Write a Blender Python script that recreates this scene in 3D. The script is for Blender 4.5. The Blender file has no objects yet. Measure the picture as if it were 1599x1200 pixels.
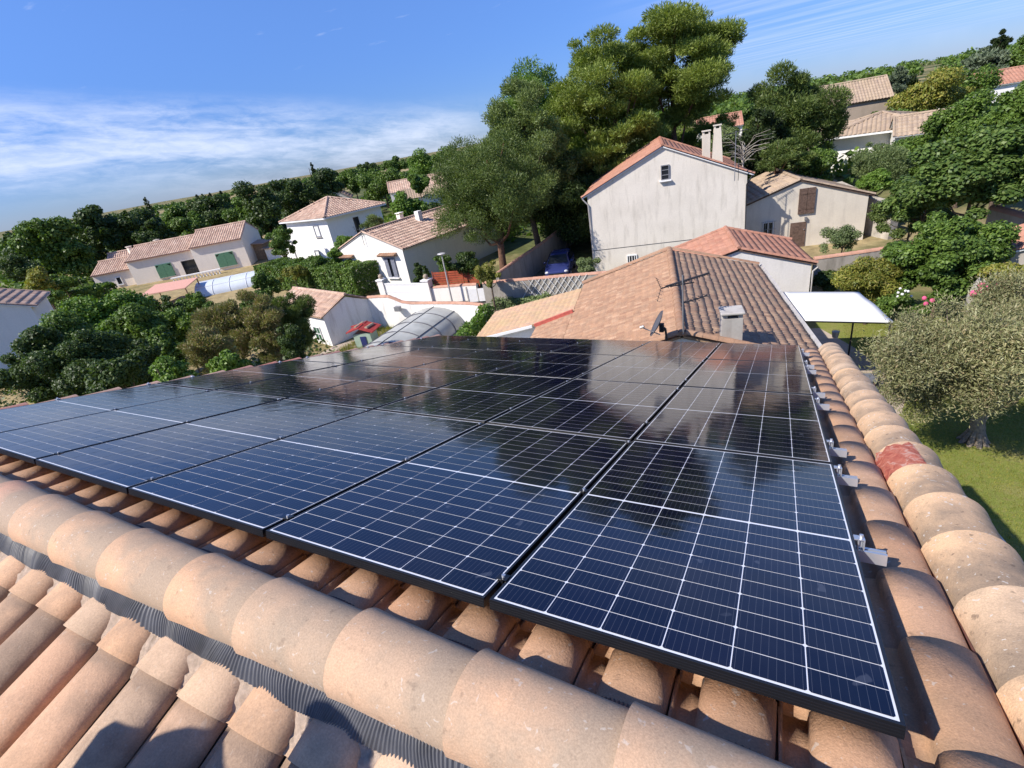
import bpy, math, random
import numpy as np
from mathutils import Vector, Matrix
R = math.radians
scene = bpy.context.scene
COL = scene.collection

# ------------------------------------------------------------------ camera
RW = np.array([[0.88472029, 0.43709993, -0.16190632],
               [0.06685512, -0.46274903, -0.88396478],
               [-0.46130293, 0.77123731, -0.43862582]])   # rows: right, down, forward
CW = np.array([-0.30848, -0.85807, 8.80131])
FP = 780.59
cam_d = bpy.data.cameras.new('camera'); cam = bpy.data.objects.new('camera', cam_d); COL.objects.link(cam)
cam_d.sensor_width = 36.0; cam_d.lens = 36.0*FP/1599.0; cam_d.clip_start = 0.05; cam_d.clip_end = 5000
r_, d_, f_ = [Vector(RW[i]) for i in range(3)]
M = Matrix(((r_.x, -d_.x, -f_.x, CW[0]), (r_.y, -d_.y, -f_.y, CW[1]), (r_.z, -d_.z, -f_.z, CW[2]), (0, 0, 0, 1)))
cam.matrix_world = M
scene.camera = cam
scene.render.resolution_x = 1024; scene.render.resolution_y = 768

# ------------------------------------------------------------------ sky, sun, exposure
SUNV = Vector((-0.64, -0.80, 1.0)).normalized()          # towards the sun
sun_el = math.asin(SUNV.z); sun_az = math.atan2(SUNV.x, SUNV.y)
world = bpy.data.worlds.new('World'); scene.world = world; world.use_nodes = True
nt = world.node_tree; nt.nodes.clear()
out = nt.nodes.new('ShaderNodeOutputWorld'); bg = nt.nodes.new('ShaderNodeBackground')
sky = nt.nodes.new('ShaderNodeTexSky'); sky.sky_type = 'NISHITA'; sky.sun_disc = False
sky.sun_elevation = sun_el; sky.sun_rotation = sun_az
sky.air_density = 1.0; sky.dust_density = 0.15; sky.ozone_density = 5.0; sky.altitude = 300
tc = nt.nodes.new('ShaderNodeTexCoord')
def wmath(op, a, b=None, c=None):
    n = nt.nodes.new('ShaderNodeMath'); n.operation = op
    for i, x in enumerate((a, b, c)):
        if x is None: continue
        if isinstance(x, (int, float)): n.inputs[i].default_value = x
        else: nt.links.new(x, n.inputs[i])
    return n.outputs[0]
def wramp(x, a, b):
    n = nt.nodes.new('ShaderNodeMapRange'); n.interpolation_type = 'SMOOTHSTEP'
    nt.links.new(x, n.inputs['Value']); n.inputs['From Min'].default_value = a; n.inputs['From Max'].default_value = b
    return n.outputs[0]
sp = nt.nodes.new('ShaderNodeSeparateXYZ'); nt.links.new(tc.outputs['Generated'], sp.inputs[0])
X_, Y_, Z_ = sp.outputs
zc = wmath('MAXIMUM', Z_, 0.03)
cv = nt.nodes.new('ShaderNodeCombineXYZ')
nt.links.new(wmath('DIVIDE', X_, zc), cv.inputs[0]); nt.links.new(wmath('DIVIDE', Y_, zc), cv.inputs[1])
mp = nt.nodes.new('ShaderNodeMapping'); nt.links.new(cv.outputs[0], mp.inputs[0])
mp.inputs['Rotation'].default_value = (0, 0, R(25)); mp.inputs['Scale'].default_value = (0.55, 1.5, 1)
n1 = nt.nodes.new('ShaderNodeTexNoise'); n1.inputs['Scale'].default_value = 1.5; n1.inputs['Detail'].default_value = 10; n1.inputs['Roughness'].default_value = 0.66; n1.inputs['Distortion'].default_value = 0.25
nt.links.new(mp.outputs[0], n1.inputs['Vector'])
az = wmath('ARCTAN2', wmath('MULTIPLY', X_, -1), Y_)      # left of +Y positive
def band(e, e0, e1, e2, e3): return wmath('MULTIPLY', wramp(e, e0, e1), wmath('SUBTRACT', 1, wramp(e, e2, e3)))
def wdot(v):
    n = nt.nodes.new('ShaderNodeVectorMath'); n.operation = 'DOT_PRODUCT'; nt.links.new(tc.outputs['Generated'], n.inputs[0]); n.inputs[1].default_value = v; return n.outputs['Value']
def rdir(px, py): v = RW.T @ np.array([(px-799.5)/780.59, (py-600)/780.59, 1.0]); return v/np.linalg.norm(v)
ga, gb = rdir(0, 238), rdir(740, 222)                     # two directions on the axis of the cirrus bank
gn = np.cross(ga, gb); gn /= np.linalg.norm(gn); gn = gn if gn[2] > 0 else -gn
gt = np.cross(gn, np.array([0, 0, 1.])); gt /= np.linalg.norm(gt); gu = np.cross(gn, gt)
E_ = wdot(tuple(gn)); A1 = wdot(tuple(gt)); A2 = wdot(tuple(gu))
ang = wmath('ARCTAN2', A2, A1)
cvb = nt.nodes.new('ShaderNodeCombineXYZ'); nt.links.new(ang, cvb.inputs[0]); nt.links.new(E_, cvb.inputs[1])
def cnoise(scl, sc, det, ro, dist, rot=0.0):
    m = nt.nodes.new('ShaderNodeMapping'); m.inputs['Scale'].default_value = scl; m.inputs['Rotation'].default_value = (0, 0, rot); nt.links.new(cvb.outputs[0], m.inputs[0])
    n = nt.nodes.new('ShaderNodeTexNoise'); n.inputs['Scale'].default_value = sc; n.inputs['Detail'].default_value = det; n.inputs['Roughness'].default_value = ro; n.inputs['Distortion'].default_value = dist
    nt.links.new(m.outputs[0], n.inputs['Vector']); return n.outputs[0]
na_ = cnoise((2.4, 14.0, 1), 1.8, 9, .64, .25, R(3)); nb_ = cnoise((12.0, 44.0, 1), 1.5, 7, .66, .5, R(-8)); nc_ = cnoise((1.2, 4.0, 1), 1.3, 3, .5, .2)
edge = wmath('MULTIPLY', wmath('SUBTRACT', nc_, 0.5), 0.10)
Ew = wmath('ADD', E_, edge)
azl = wdot(tuple(RW[0]))                                  # fades out towards the right of the bank
m1 = wmath('MULTIPLY', band(Ew, -0.085, -0.015, 0.03, 0.085), wmath('SUBTRACT', 1, wramp(azl, -0.16, 0.03)))
tex = wmath('ADD', wmath('MULTIPLY', wramp(na_, 0.36, 0.66), 0.62), wmath('MULTIPLY', wramp(nb_, 0.36, 0.66), 0.30))
c1 = wmath('MULTIPLY', wmath('MULTIPLY', tex, 0.80), m1)
mp2 = nt.nodes.new('ShaderNodeMapping'); nt.links.new(cv.outputs[0], mp2.inputs[0])
mp2.inputs['Rotation'].default_value = (0, 0, R(-38)); mp2.inputs['Scale'].default_value = (0.22, 1.3, 1)
n2 = nt.nodes.new('ShaderNodeTexNoise'); n2.inputs['Scale'].default_value = 1.3; n2.inputs['Detail'].default_value = 7; n2.inputs['Roughness'].default_value = 0.55
nt.links.new(mp2.outputs[0], n2.inputs['Vector'])
m2 = wmath('MULTIPLY', band(Z_, 0.0, 0.06, 0.22, 0.36), wmath('SUBTRACT', 1, wramp(az, 0.05, 0.35)))
c2 = wmath('MULTIPLY', wmath('MULTIPLY', wramp(n2.outputs[0], 0.30, 0.80), m2), 0.34)
mp3 = nt.nodes.new('ShaderNodeMapping'); nt.links.new(cv.outputs[0], mp3.inputs[0]); mp3.inputs['Scale'].default_value = (1.1, 2.2, 1)
n3 = nt.nodes.new('ShaderNodeTexNoise'); n3.inputs['Scale'].default_value = 1.7; n3.inputs['Detail'].default_value = 6; nt.links.new(mp3.outputs[0], n3.inputs['Vector'])
m3 = band(Z_, 0.12, 0.2, 0.30, 0.42)
c3 = wmath('MULTIPLY', wmath('MULTIPLY', wramp(n3.outputs[0], 0.66, 0.80), m3), 0.35)
cl = wmath('MINIMUM', wmath('ADD', wmath('ADD', c1, c2), c3), 0.86)
mx = nt.nodes.new('ShaderNodeMix'); mx.data_type = 'RGBA'
hs = nt.nodes.new('ShaderNodeHueSaturation'); hs.inputs['Saturation'].default_value = 1.06; hs.inputs['Value'].default_value = 1.0
tint = nt.nodes.new('ShaderNodeMix'); tint.data_type = 'RGBA'; tint.blend_type = 'MULTIPLY'; tint.inputs[0].default_value = 1.0
nt.links.new(sky.outputs[0], tint.inputs[6]); tint.inputs[7].default_value = (0.86, 0.90, 1.16, 1)
hz = nt.nodes.new('ShaderNodeMix'); hz.data_type = 'RGBA'; hz.blend_type = 'MULTIPLY'; hz.inputs[0].default_value = 1.0
nt.links.new(tint.outputs[2], hz.inputs[6]); hc = nt.nodes.new('ShaderNodeMix'); hc.data_type = 'RGBA'; nt.links.new(wramp(Z_, 0.0, 0.34), hc.inputs[0])
hc.inputs[6].default_value = (0.44, 0.53, 0.69, 1); hc.inputs[7].default_value = (1, 1, 1, 1); nt.links.new(hc.outputs[2], hz.inputs[7])
nt.links.new(hz.outputs[2], hs.inputs['Color'])
nt.links.new(cl, mx.inputs[0]); nt.links.new(hs.outputs[0], mx.inputs[6]); mx.inputs[7].default_value = (5.6, 6.1, 7.4, 1)
nt.links.new(mx.outputs[2], bg.inputs['Color']); bg.inputs['Strength'].default_value = 0.112
nt.links.new(bg.outputs[0], out.inputs[0])
sd = bpy.data.lights.new('sun', 'SUN'); sd.energy = 4.6; sd.angle = R(0.55); sd.color = (1.0, 0.94, 0.86)
so = bpy.data.objects.new('sun', sd); COL.objects.link(so); so.rotation_euler = SUNV.to_track_quat('Z', 'Y').to_euler(); so.location = (-30, -40, 50)
scene.view_settings.view_transform = 'Standard'; scene.view_settings.look = 'None'; scene.view_settings.exposure = 0.52; scene.view_settings.gamma = 1

# ------------------------------------------------------------------ helpers
def ray(px, py): return RW.T @ np.array([(px-799.5)/FP, (py-600)/FP, 1.0])
def WP(px, py, z=None, dist=None):
    r = ray(px, py)
    t = (z-CW[2])/r[2] if z is not None else dist/math.hypot(r[0], r[1])
    return CW+t*r
def ss(a, b, x):
    t = min(1, max(0, (x-a)/(b-a))); return t*t*(3-2*t)
def ground(x, y):
    r = math.hypot(x-CW[0], y-CW[1]); a = math.atan2(-x, y+1e-6)
    right = 1-ss(0.0, 0.5, a)
    h = 2.0*ss(34, 62, r)*right + 1.0*ss(40, 90, r)*(1-right) + 2.6*ss(80, 260, r)
    h += ss(60, 200, r)*0.6*(math.sin(x*0.021+1.3)+math.sin(y*0.017+x*0.009))
    return h
TH = R(17); ST, CT = math.sin(TH), math.cos(TH); H0 = 7.54
EX = np.array([1., 0, 0]); EV = np.array([0, CT, -ST]); EN = np.array([0, ST, CT])
def PP(x, v, n): return np.array([0, 0, H0])+x*EX+v*EV+n*EN
YR = -0.285                                               # ridge line of the near roof
NV = np.array([0, -CT, -ST]); NN = np.array([0, -ST, CT])
NB = np.array([0, YR, 7.5])                               # crest of barrels on the near slope at the ridge

class MB:
    def __init__(s): s.v = []; s.f = []; s.m = []; s.sm = []; s.tv = {}
    def add(s, vs, fs, m=0, smooth=False, tv=None):
        o = len(s.v); s.v += [tuple(map(float, p)) for p in vs]
        if tv is not None:
            for i, t in enumerate(tv): s.tv[o+i] = t
        for q, f in enumerate(fs): s.f.append(tuple(o+i for i in f)); s.m.append(m); s.sm.append(smooth[q] if isinstance(smooth, list) else smooth)
    def obox(s, c, ax, ay, az, m=0):
        c, ax, ay, az = [np.array(a, float) for a in (c, ax, ay, az)]
        vs = [c+i*ax+j*ay+k*az for k in (-1, 1) for j in (-1, 1) for i in (-1, 1)]
        s.add(vs, [(0, 2, 3, 1), (4, 5, 7, 6), (0, 1, 5, 4), (2, 6, 7, 3), (0, 4, 6, 2), (1, 3, 7, 5)], m)
    def box(s, x0, x1, y0, y1, z0, z1, m=0):
        s.obox(((x0+x1)/2, (y0+y1)/2, (z0+z1)/2), ((x1-x0)/2, 0, 0), (0, (y1-y0)/2, 0), (0, 0, (z1-z0)/2), m)
    def tube(s, pts, rad, n=8, m=0, cap=True, smooth=True):
        pts = [np.array(p, float) for p in pts]
        if not hasattr(rad, '__len__'): rad = [rad]*len(pts)
        vs = []; fs = []
        ref = None
        for i, p in enumerate(pts):
            d = pts[min(i+1, len(pts)-1)]-pts[max(i-1, 0)]; d = d/(np.linalg.norm(d)+1e-9)
            if ref is None: ref = np.array([0, 0, 1.]) if abs(d[2]) < .9 else np.array([1., 0, 0])
            a = np.cross(d, ref); a /= np.linalg.norm(a)+1e-9; b = np.cross(d, a)
            for k in range(n):
                t = 2*math.pi*k/n; vs.append(p+rad[i]*(math.cos(t)*a+math.sin(t)*b))
        for i in range(len(pts)-1):
            for k in range(n):
                k2 = (k+1) % n; fs.append((i*n+k, i*n+k2, (i+1)*n+k2, (i+1)*n+k))
        s.add(vs, fs, m, smooth)
        if cap:
            s.add([vs[k] for k in range(n)], [tuple(range(n))], m); s.add([vs[len(vs)-n+k] for k in range(n)], [tuple(range(n))[::-1]], m)
    def prism(s, poly, ext, m=0):
        poly = [np.array(p, float) for p in poly]; ext = np.array(ext, float); n = len(poly)
        vs = poly+[p+ext for p in poly]
        s.add(vs, [tuple(range(n))[::-1], tuple(range(n, 2*n))]+[(i, (i+1) % n, n+(i+1) % n, n+i) for i in range(n)], m)
    def ball(s, c, r, nu=10, nv=6, m=0):
        c = np.array(c, float); r = np.array([r]*3 if not hasattr(r, '__len__') else r, float); vs = []; fs = []
        for j in range(nv+1):
            ph = math.pi*j/nv
            for i in range(nu):
                t = 2*math.pi*i/nu; vs.append(c+r*np.array([math.sin(ph)*math.cos(t), math.sin(ph)*math.sin(t), math.cos(ph)]))
        for j in range(nv):
            for i in range(nu): fs.append((j*nu+i, j*nu+(i+1) % nu, (j+1)*nu+(i+1) % nu, (j+1)*nu+i))
        s.add(vs, fs, m, True)
    def build(s, name, mats, parent=None, off=(0, 0, 0), bevel=0):
        me = bpy.data.meshes.new(name)
        off = np.array(off, float)
        me.from_pydata([tuple(np.array(p)-off) for p in s.v], [], s.f)
        for m in (mats if isinstance(mats, (list, tuple)) else [mats]): me.materials.append(m)
        me.polygons.foreach_set('material_index', s.m); me.polygons.foreach_set('use_smooth', s.sm)
        if s.tv:
            at = me.attributes.new('tv', 'FLOAT', 'POINT'); a = np.zeros(len(s.v), np.float32)
            for k, t in s.tv.items(): a[k] = t
            at.data.foreach_set('value', a)
        me.update()
        o = bpy.data.objects.new(name, me); COL.objects.link(o)
        if parent: o.parent = parent
        if bevel:
            b = o.modifiers.new('bevel', 'BEVEL'); b.width = bevel; b.segments = 2; b.limit_method = 'ANGLE'
        return o
def tag(o, label=None, cat=None, group=None, kind=None):
    if label: o['label'] = label
    if cat: o['category'] = cat
    if group: o['group'] = group
    if kind: o['kind'] = kind
    return o
def empty(name, loc, rz, label, cat, group=None):
    o = bpy.data.objects.new(name, None); COL.objects.link(o); o.location = [float(a) for a in loc]; o.rotation_euler = (0, 0, rz)
    o.empty_display_size = .2
    return tag(o, label, cat, group)

# ------------------------------------------------------------------ materials
def newmat(name, rough=0.6, spec=0.3, metal=0.0):
    m = bpy.data.materials.new(name); m.use_nodes = True; t = m.node_tree
    b = t.nodes['Principled BSDF']; b.inputs['Roughness'].default_value = rough
    b.inputs['Specular IOR Level'].default_value = spec; b.inputs['Metallic'].default_value = metal
    return m, t, b
def N(t, kind, **kw):
    n = t.nodes.new(kind)
    for k, v in kw.items():
        if k in n.inputs: n.inputs[k].default_value = v
        else: setattr(n, k, v)
    return n
def noise(t, scale, detail=4, rough=0.55, coord='Object', vscale=None, dist=0):
    c = N(t, 'ShaderNodeTexCoord'); v = c.outputs[coord]
    if vscale:
        mpn = N(t, 'ShaderNodeMapping'); mpn.inputs['Scale'].default_value = vscale; t.links.new(v, mpn.inputs[0]); v = mpn.outputs[0]
    n = N(t, 'ShaderNodeTexNoise', Scale=scale, Detail=detail, Roughness=rough, Distortion=dist); t.links.new(v, n.inputs['Vector'])
    return n.outputs['Fac']
def ramp(t, x, stops, interp='LINEAR'):
    n = N(t, 'ShaderNodeValToRGB'); n.color_ramp.interpolation = interp
    e = n.color_ramp.elements
    while len(e) < len(stops): e.new(0.5)
    for i, (p, c) in enumerate(stops):
        e[i].position = p; e[i].color = (c[0], c[1], c[2], 1) if hasattr(c, '__len__') else (c, c, c, 1)
    t.links.new(x, n.inputs[0]); return n.outputs[0]
def mix(t, f, a, b, mode='MIX'):
    n = N(t, 'ShaderNodeMix', data_type='RGBA', blend_type=mode)
    for i, x in ((0, f), (6, a), (7, b)):
        if isinstance(x, (int, float)): n.inputs[i].default_value = x
        elif hasattr(x, '__len__'): n.inputs[i].default_value = (x[0], x[1], x[2], 1)
        else: t.links.new(x, n.inputs[i])
    return n.outputs[2]
def mmath(t, op, a, b=0.0):
    n = N(t, 'ShaderNodeMath', operation=op)
    for i, x in ((0, a), (1, b)):
        if isinstance(x, (int, float)): n.inputs[i].default_value = x
        else: t.links.new(x, n.inputs[i])
    return n.outputs[0]
def bump(t, b, h, strength=0.3, dist=0.01):
    n = N(t, 'ShaderNodeBump', Strength=strength, Distance=dist); t.links.new(h, n.inputs['Height']); t.links.new(n.outputs[0], b.inputs['Normal'])
def plain(name, col, rough=0.5, spec=0.3, metal=0.0, var=0.12, scale=6.0, bmp=0.0):
    m, t, b = newmat(name, rough, spec, metal)
    nz = noise(t, scale, 5)
    c0 = tuple(c*(1-var) for c in col); c1 = tuple(min(1, c*(1+var)) for c in col)
    t.links.new(ramp(t, nz, [(0.3, c0), (0.7, c1)]), b.inputs['Base Color'])
    if bmp: bump(t, b, noise(t, scale*12, 3), bmp, 0.005)
    return m
def rnd_island(t):
    return N(t, 'ShaderNodeNewGeometry').outputs['Random Per Island']
def rnd_object(t):
    return N(t, 'ShaderNodeObjectInfo').outputs['Random']
def tilemat(name, cols, rand='island', spots=0.5, patina=(0.16, 0.13, 0.10), pat=0.5, pscale=3.0, tvpat=0.0, fine=90, bstr=0.35):
    m, t, b = newmat(name, 0.78, 0.25)
    rr = rnd_island(t) if rand == 'island' else rnd_object(t)
    k = len(cols); base = ramp(t, rr, [(i/(k-1) if k > 1 else 0, c) for i, c in enumerate(cols)])
    big = noise(t, pscale, 6, 0.62)
    pf = ramp(t, big, [(0.42, 0.0), (0.68, 1.0)])
    pf = mmath(t, 'MULTIPLY', pf, pat)
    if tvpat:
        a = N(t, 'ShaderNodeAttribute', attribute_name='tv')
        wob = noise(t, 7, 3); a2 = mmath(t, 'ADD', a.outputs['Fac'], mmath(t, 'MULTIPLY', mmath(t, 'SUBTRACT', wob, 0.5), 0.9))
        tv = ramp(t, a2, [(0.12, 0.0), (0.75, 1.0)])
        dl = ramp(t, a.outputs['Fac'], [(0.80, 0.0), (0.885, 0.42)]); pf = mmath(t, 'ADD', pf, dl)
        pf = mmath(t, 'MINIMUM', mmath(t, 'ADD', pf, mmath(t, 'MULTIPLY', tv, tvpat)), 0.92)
    c = mix(t, pf, base, patina)
    gr = noise(t, fine, 5, 0.7)
    c = mix(t, 1.0, c, ramp(t, gr, [(0.3, 0.78), (0.7, 1.16)]), 'MULTIPLY')
    if spots:
        sp_ = noise(t, 46, 2, 0.5, dist=0.6)
        c = mix(t, mmath(t, 'MULTIPLY', ramp(t, sp_, [(0.66, 0.0), (0.70, 1.0)]), spots), c, (0.62, 0.58, 0.52))
        sd_ = noise(t, 31, 3, 0.5, dist=0.3)
        c = mix(t, mmath(t, 'MULTIPLY', ramp(t, sd_, [(0.64, 0.0), (0.72, 1.0)]), spots*0.7), c, (0.07, 0.05, 0.04))
    t.links.new(c, b.inputs['Base Color'])
    bump(t, b, mmath(t, 'ADD', gr, mmath(t, 'MULTIPLY', noise(t, 12, 4, .6), 2.2)), bstr, 0.006)
    return m
def stucco(name, col, stain=(0.35, 0.31, 0.27), amt=0.35, streak=0.3, bscale=60):
    m, t, b = newmat(name, 0.9, 0.15)
    s1 = noise(t, 0.7, 6, 0.6); s2 = noise(t, 1.4, 6, 0.65, vscale=(2.2, 2.2, 0.35)); s3 = noise(t, 14, 4)
    c = mix(t, mmath(t, 'MULTIPLY', ramp(t, s1, [(0.45, 0), (0.75, 1)]), amt), col, stain)
    c = mix(t, mmath(t, 'MULTIPLY', ramp(t, s2, [(0.50, 0), (0.70, 1)]), streak), c, stain)
    c = mix(t, 1.0, c, ramp(t, s3, [(0.3, 0.95), (0.7, 1.04)]), 'MULTIPLY')
    t.links.new(c, b.inputs['Base Color']); bump(t, b, noise(t, bscale, 3), 0.25, 0.01)
    return m
def leafmat(name, cols, trans=0.28, rough=0.5, spec=0.35, pscale=0.6):
    m, t, b = newmat(name, rough, spec)
    k = len(cols); c = ramp(t, rnd_island(t), [(i/(k-1), q) for i, q in enumerate(cols)])
    v = noise(t, pscale, 3); c = mix(t, 1.0, c, ramp(t, v, [(0.3, (0.72, 0.74, 0.7)), (0.7, (1.28, 1.24, 1.15))]), 'MULTIPLY')
    t.links.new(c, b.inputs['Base Color'])
    tr = N(t, 'ShaderNodeBsdfTranslucent'); cc = mix(t, 1.0, c, (1.25, 1.35, 0.6), 'MULTIPLY'); t.links.new(cc, tr.inputs[0])
    ms = N(t, 'ShaderNodeMixShader'); ms.inputs[0].default_value = trans
    o = t.nodes['Material Output']; t.links.new(b.outputs[0], ms.inputs[1]); t.links.new(tr.outputs[0], ms.inputs[2]); t.links.new(ms.outputs[0], o.inputs[0])
    return m

T = {}
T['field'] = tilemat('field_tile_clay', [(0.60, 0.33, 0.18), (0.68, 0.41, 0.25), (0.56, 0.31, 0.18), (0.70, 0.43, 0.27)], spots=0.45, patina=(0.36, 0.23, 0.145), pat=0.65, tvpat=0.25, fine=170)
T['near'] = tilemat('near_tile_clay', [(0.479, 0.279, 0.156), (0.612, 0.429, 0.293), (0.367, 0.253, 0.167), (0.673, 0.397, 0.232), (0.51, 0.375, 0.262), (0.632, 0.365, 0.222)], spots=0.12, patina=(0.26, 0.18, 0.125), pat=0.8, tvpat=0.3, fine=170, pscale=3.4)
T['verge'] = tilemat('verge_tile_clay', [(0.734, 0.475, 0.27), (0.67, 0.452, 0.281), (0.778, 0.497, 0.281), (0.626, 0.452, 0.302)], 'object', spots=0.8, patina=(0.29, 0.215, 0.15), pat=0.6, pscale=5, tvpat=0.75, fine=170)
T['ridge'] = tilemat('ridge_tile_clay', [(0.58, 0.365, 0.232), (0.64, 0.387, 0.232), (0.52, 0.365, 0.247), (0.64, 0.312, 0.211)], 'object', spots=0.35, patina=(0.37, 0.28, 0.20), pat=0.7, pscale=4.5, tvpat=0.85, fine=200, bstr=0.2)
T['ridge_r'] = tilemat('verge_tile_left', [(0.42, 0.26, 0.20), (0.50, 0.32, 0.24), (0.36, 0.22, 0.18), (0.50, 0.18, 0.13)], 'object', spots=0.2, patina=(0.22, 0.16, 0.13), pat=0.6)
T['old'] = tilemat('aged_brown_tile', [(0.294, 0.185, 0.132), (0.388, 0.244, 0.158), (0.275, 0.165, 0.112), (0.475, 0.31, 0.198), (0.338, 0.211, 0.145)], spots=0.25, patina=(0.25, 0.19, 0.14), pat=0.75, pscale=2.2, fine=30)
T['oldlit'] = tilemat('aged_tile_lit_tone', [(0.368, 0.207, 0.127), (0.442, 0.264, 0.164), (0.313, 0.176, 0.111), (0.497, 0.317, 0.205)], spots=0.1, patina=(0.30, 0.19, 0.125), pat=0.8, fine=30)  # lit copy of the aged tile, sunlight put into the colour
T['lowold'] = tilemat('aged_tan_tile', [(0.46, 0.29, 0.20), (0.54, 0.35, 0.22), (0.42, 0.28, 0.20), (0.50, 0.36, 0.22)], spots=0.05, patina=(0.42, 0.30, 0.14), pat=0.6, pscale=0.8, fine=30)
T['terra'] = tilemat('terracotta_tile', [(0.40, 0.185, 0.12), (0.50, 0.25, 0.17), (0.36, 0.165, 0.11)], spots=0.0, patina=(0.32, 0.19, 0.13), pat=0.5, pscale=1.5, fine=25)
T['pink'] = tilemat('pinkish_tile', [(0.54, 0.352, 0.254), (0.648, 0.451, 0.335), (0.432, 0.275, 0.205), (0.691, 0.506, 0.378)], spots=0.0, patina=(0.36, 0.25, 0.18), pat=0.5, pscale=1.0, fine=20)
T['tan'] = tilemat('tan_tile', [(0.378, 0.28, 0.2), (0.45, 0.34, 0.24), (0.324, 0.24, 0.18)], spots=0.0, patina=(0.36, 0.27, 0.17), pat=0.5, pscale=0.8, fine=20)
S = {}
S['cream'] = stucco('cream_render', (0.74, 0.675, 0.58), stain=(0.44, 0.39, 0.32), amt=0.32, streak=0.55)
S['cream2'] = stucco('barn_render', (0.68, 0.61, 0.50), stain=(0.40, 0.35, 0.29), amt=0.35, streak=0.35)
S['white'] = stucco('white_render', (0.86, 0.84, 0.81), amt=0.08, streak=0.08)
S['whitew'] = stucco('white_garden_render', (0.84, 0.82, 0.78), stain=(0.42, 0.37, 0.30), amt=0.15, streak=0.4)
S['ivory'] = stucco('ivory_render', (0.87, 0.82, 0.74), amt=0.08, streak=0.1)
S['pinkw'] = stucco('peach_render', (0.86, 0.76, 0.64), amt=0.12, streak=0.1)
S['grey'] = stucco('grey_concrete_render', (0.40, 0.36, 0.31), stain=(0.20, 0.18, 0.15), amt=0.5, streak=0.7)
S['stone'] = stucco('stone_masonry', (0.36, 0.29, 0.22), stain=(0.22, 0.18, 0.14), amt=0.6, streak=0.2, bscale=9)
S['chim'] = stucco('rough_grey_render', (0.47, 0.44, 0.40), stain=(0.24, 0.21, 0.18), amt=0.6, streak=0.5, bscale=45)
S['garage'] = stucco('garage_render', (0.74, 0.70, 0.65), stain=(0.40, 0.36, 0.31), amt=0.2, streak=0.3)
P = {}
P['black'] = plain('black_anodised_aluminium', (0.010, 0.010, 0.012), 0.32, 0.5)
P['alu'] = plain('bare_aluminium', (0.62, 0.64, 0.68), 0.38, 0.5, 0.75, 0.05)
P['steel'] = plain('dull_steel', (0.30, 0.30, 0.31), 0.5, 0.5, 0.6)
P['dark'] = plain('dark_paint', (0.03, 0.03, 0.035), 0.5)
P['dish'] = plain('dark_grey_dish_paint', (0.09, 0.09, 0.105), 0.45)
P['white'] = plain('white_paint', (0.78, 0.77, 0.75), 0.5, var=0.04)
P['canvas'] = plain('white_canvas', (0.80, 0.79, 0.76), 0.8, 0.1, var=0.03, scale=2)
P['glass'] = plain('dark_window_glass', (0.018, 0.022, 0.028), 0.08, 0.6)
P['greysh'] = plain('grey_shutter_paint', (0.20, 0.21, 0.25), 0.6)
P['greensh'] = plain('green_shutter_paint', (0.10, 0.22, 0.13), 0.6)
P['green'] = plain('green_window_paint', (0.02, 0.10, 0.035), 0.5)
P['brownsh'] = plain('weathered_brown_shutter', (0.13, 0.085, 0.065), 0.8, 0.2, var=0.35, scale=9)
P['wood'] = plain('pale_wood', (0.36, 0.24, 0.15), 0.8, 0.2, var=0.3, scale=5)
P['redwood'] = plain('red_stained_wood', (0.34, 0.075, 0.035), 0.6, 0.3, var=0.25, scale=4)
P['redroof'] = plain('red_felt', (0.36, 0.055, 0.05), 0.8, 0.2, var=0.2)
P['redflash'] = plain('red_waterproof_paint', (0.50, 0.12, 0.09), 0.6, 0.3, var=0.25, scale=8)
P['bark'] = plain('grey_brown_bark', (0.13, 0.095, 0.07), 0.95, 0.1, var=0.45, scale=14, bmp=0.8)
P['barkp'] = plain('reddish_pine_bark', (0.16, 0.09, 0.06), 0.95, 0.1, var=0.45, scale=10, bmp=0.8)
P['olivebark'] = plain('olive_bark', (0.24, 0.20, 0.155), 0.95, 0.1, var=0.4, scale=14, bmp=0.9)
P['mortar'] = plain('beige_mortar', (0.56, 0.43, 0.33), 0.95, 0.1, var=0.18, scale=60, bmp=1.0)
P['asphalt'] = plain('pale_asphalt', (0.16, 0.145, 0.13), 0.95, 0.1, var=0.15, scale=3)
P['paving'] = plain('beige_paving', (0.42, 0.34, 0.27), 0.9, 0.1, var=0.12, scale=3)
P['gravel'] = plain('driveway_earth', (0.20, 0.16, 0.11), 0.95, 0.1, var=0.4, scale=2, bmp=0.4)
P['poly'] = plain('pale_polycarbonate', (0.42, 0.42, 0.38), 0.45, 0.35, var=0.2, scale=1.2)
P['polyw'] = plain('white_polycarbonate', (0.62, 0.66, 0.70), 0.28, 0.5, var=0.08, scale=1)
P['carblue'] = plain('blue_car_paint', (0.03, 0.04, 0.14), 0.22, 0.6, var=0.05)
P['rubber'] = plain('black_rubber', (0.02, 0.02, 0.02), 0.8)
P['lamp'] = plain('clear_headlight', (0.55, 0.56, 0.58), 0.15, 0.6)
P['zinc'] = plain('weathered_zinc', (0.52, 0.49, 0.46), 0.45, 0.5, 0.3)
P['salmon'] = plain('salmon_canvas', (0.60, 0.33, 0.26), 0.8, 0.1, var=0.06)
P['rock'] = plain('pale_stone', (0.42, 0.38, 0.32), 0.9, 0.1, var=0.3, scale=3, bmp=0.6)
P['brick'] = plain('grey_breeze_block', (0.22, 0.21, 0.20), 0.9, 0.1, var=0.25, scale=6)
P['pinkfl'] = plain('pink_petals', (0.60, 0.10, 0.20), 0.7, 0.1, var=0.25)
P['whitefl'] = plain('white_petals', (0.72, 0.70, 0.66), 0.7, 0.1)
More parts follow.
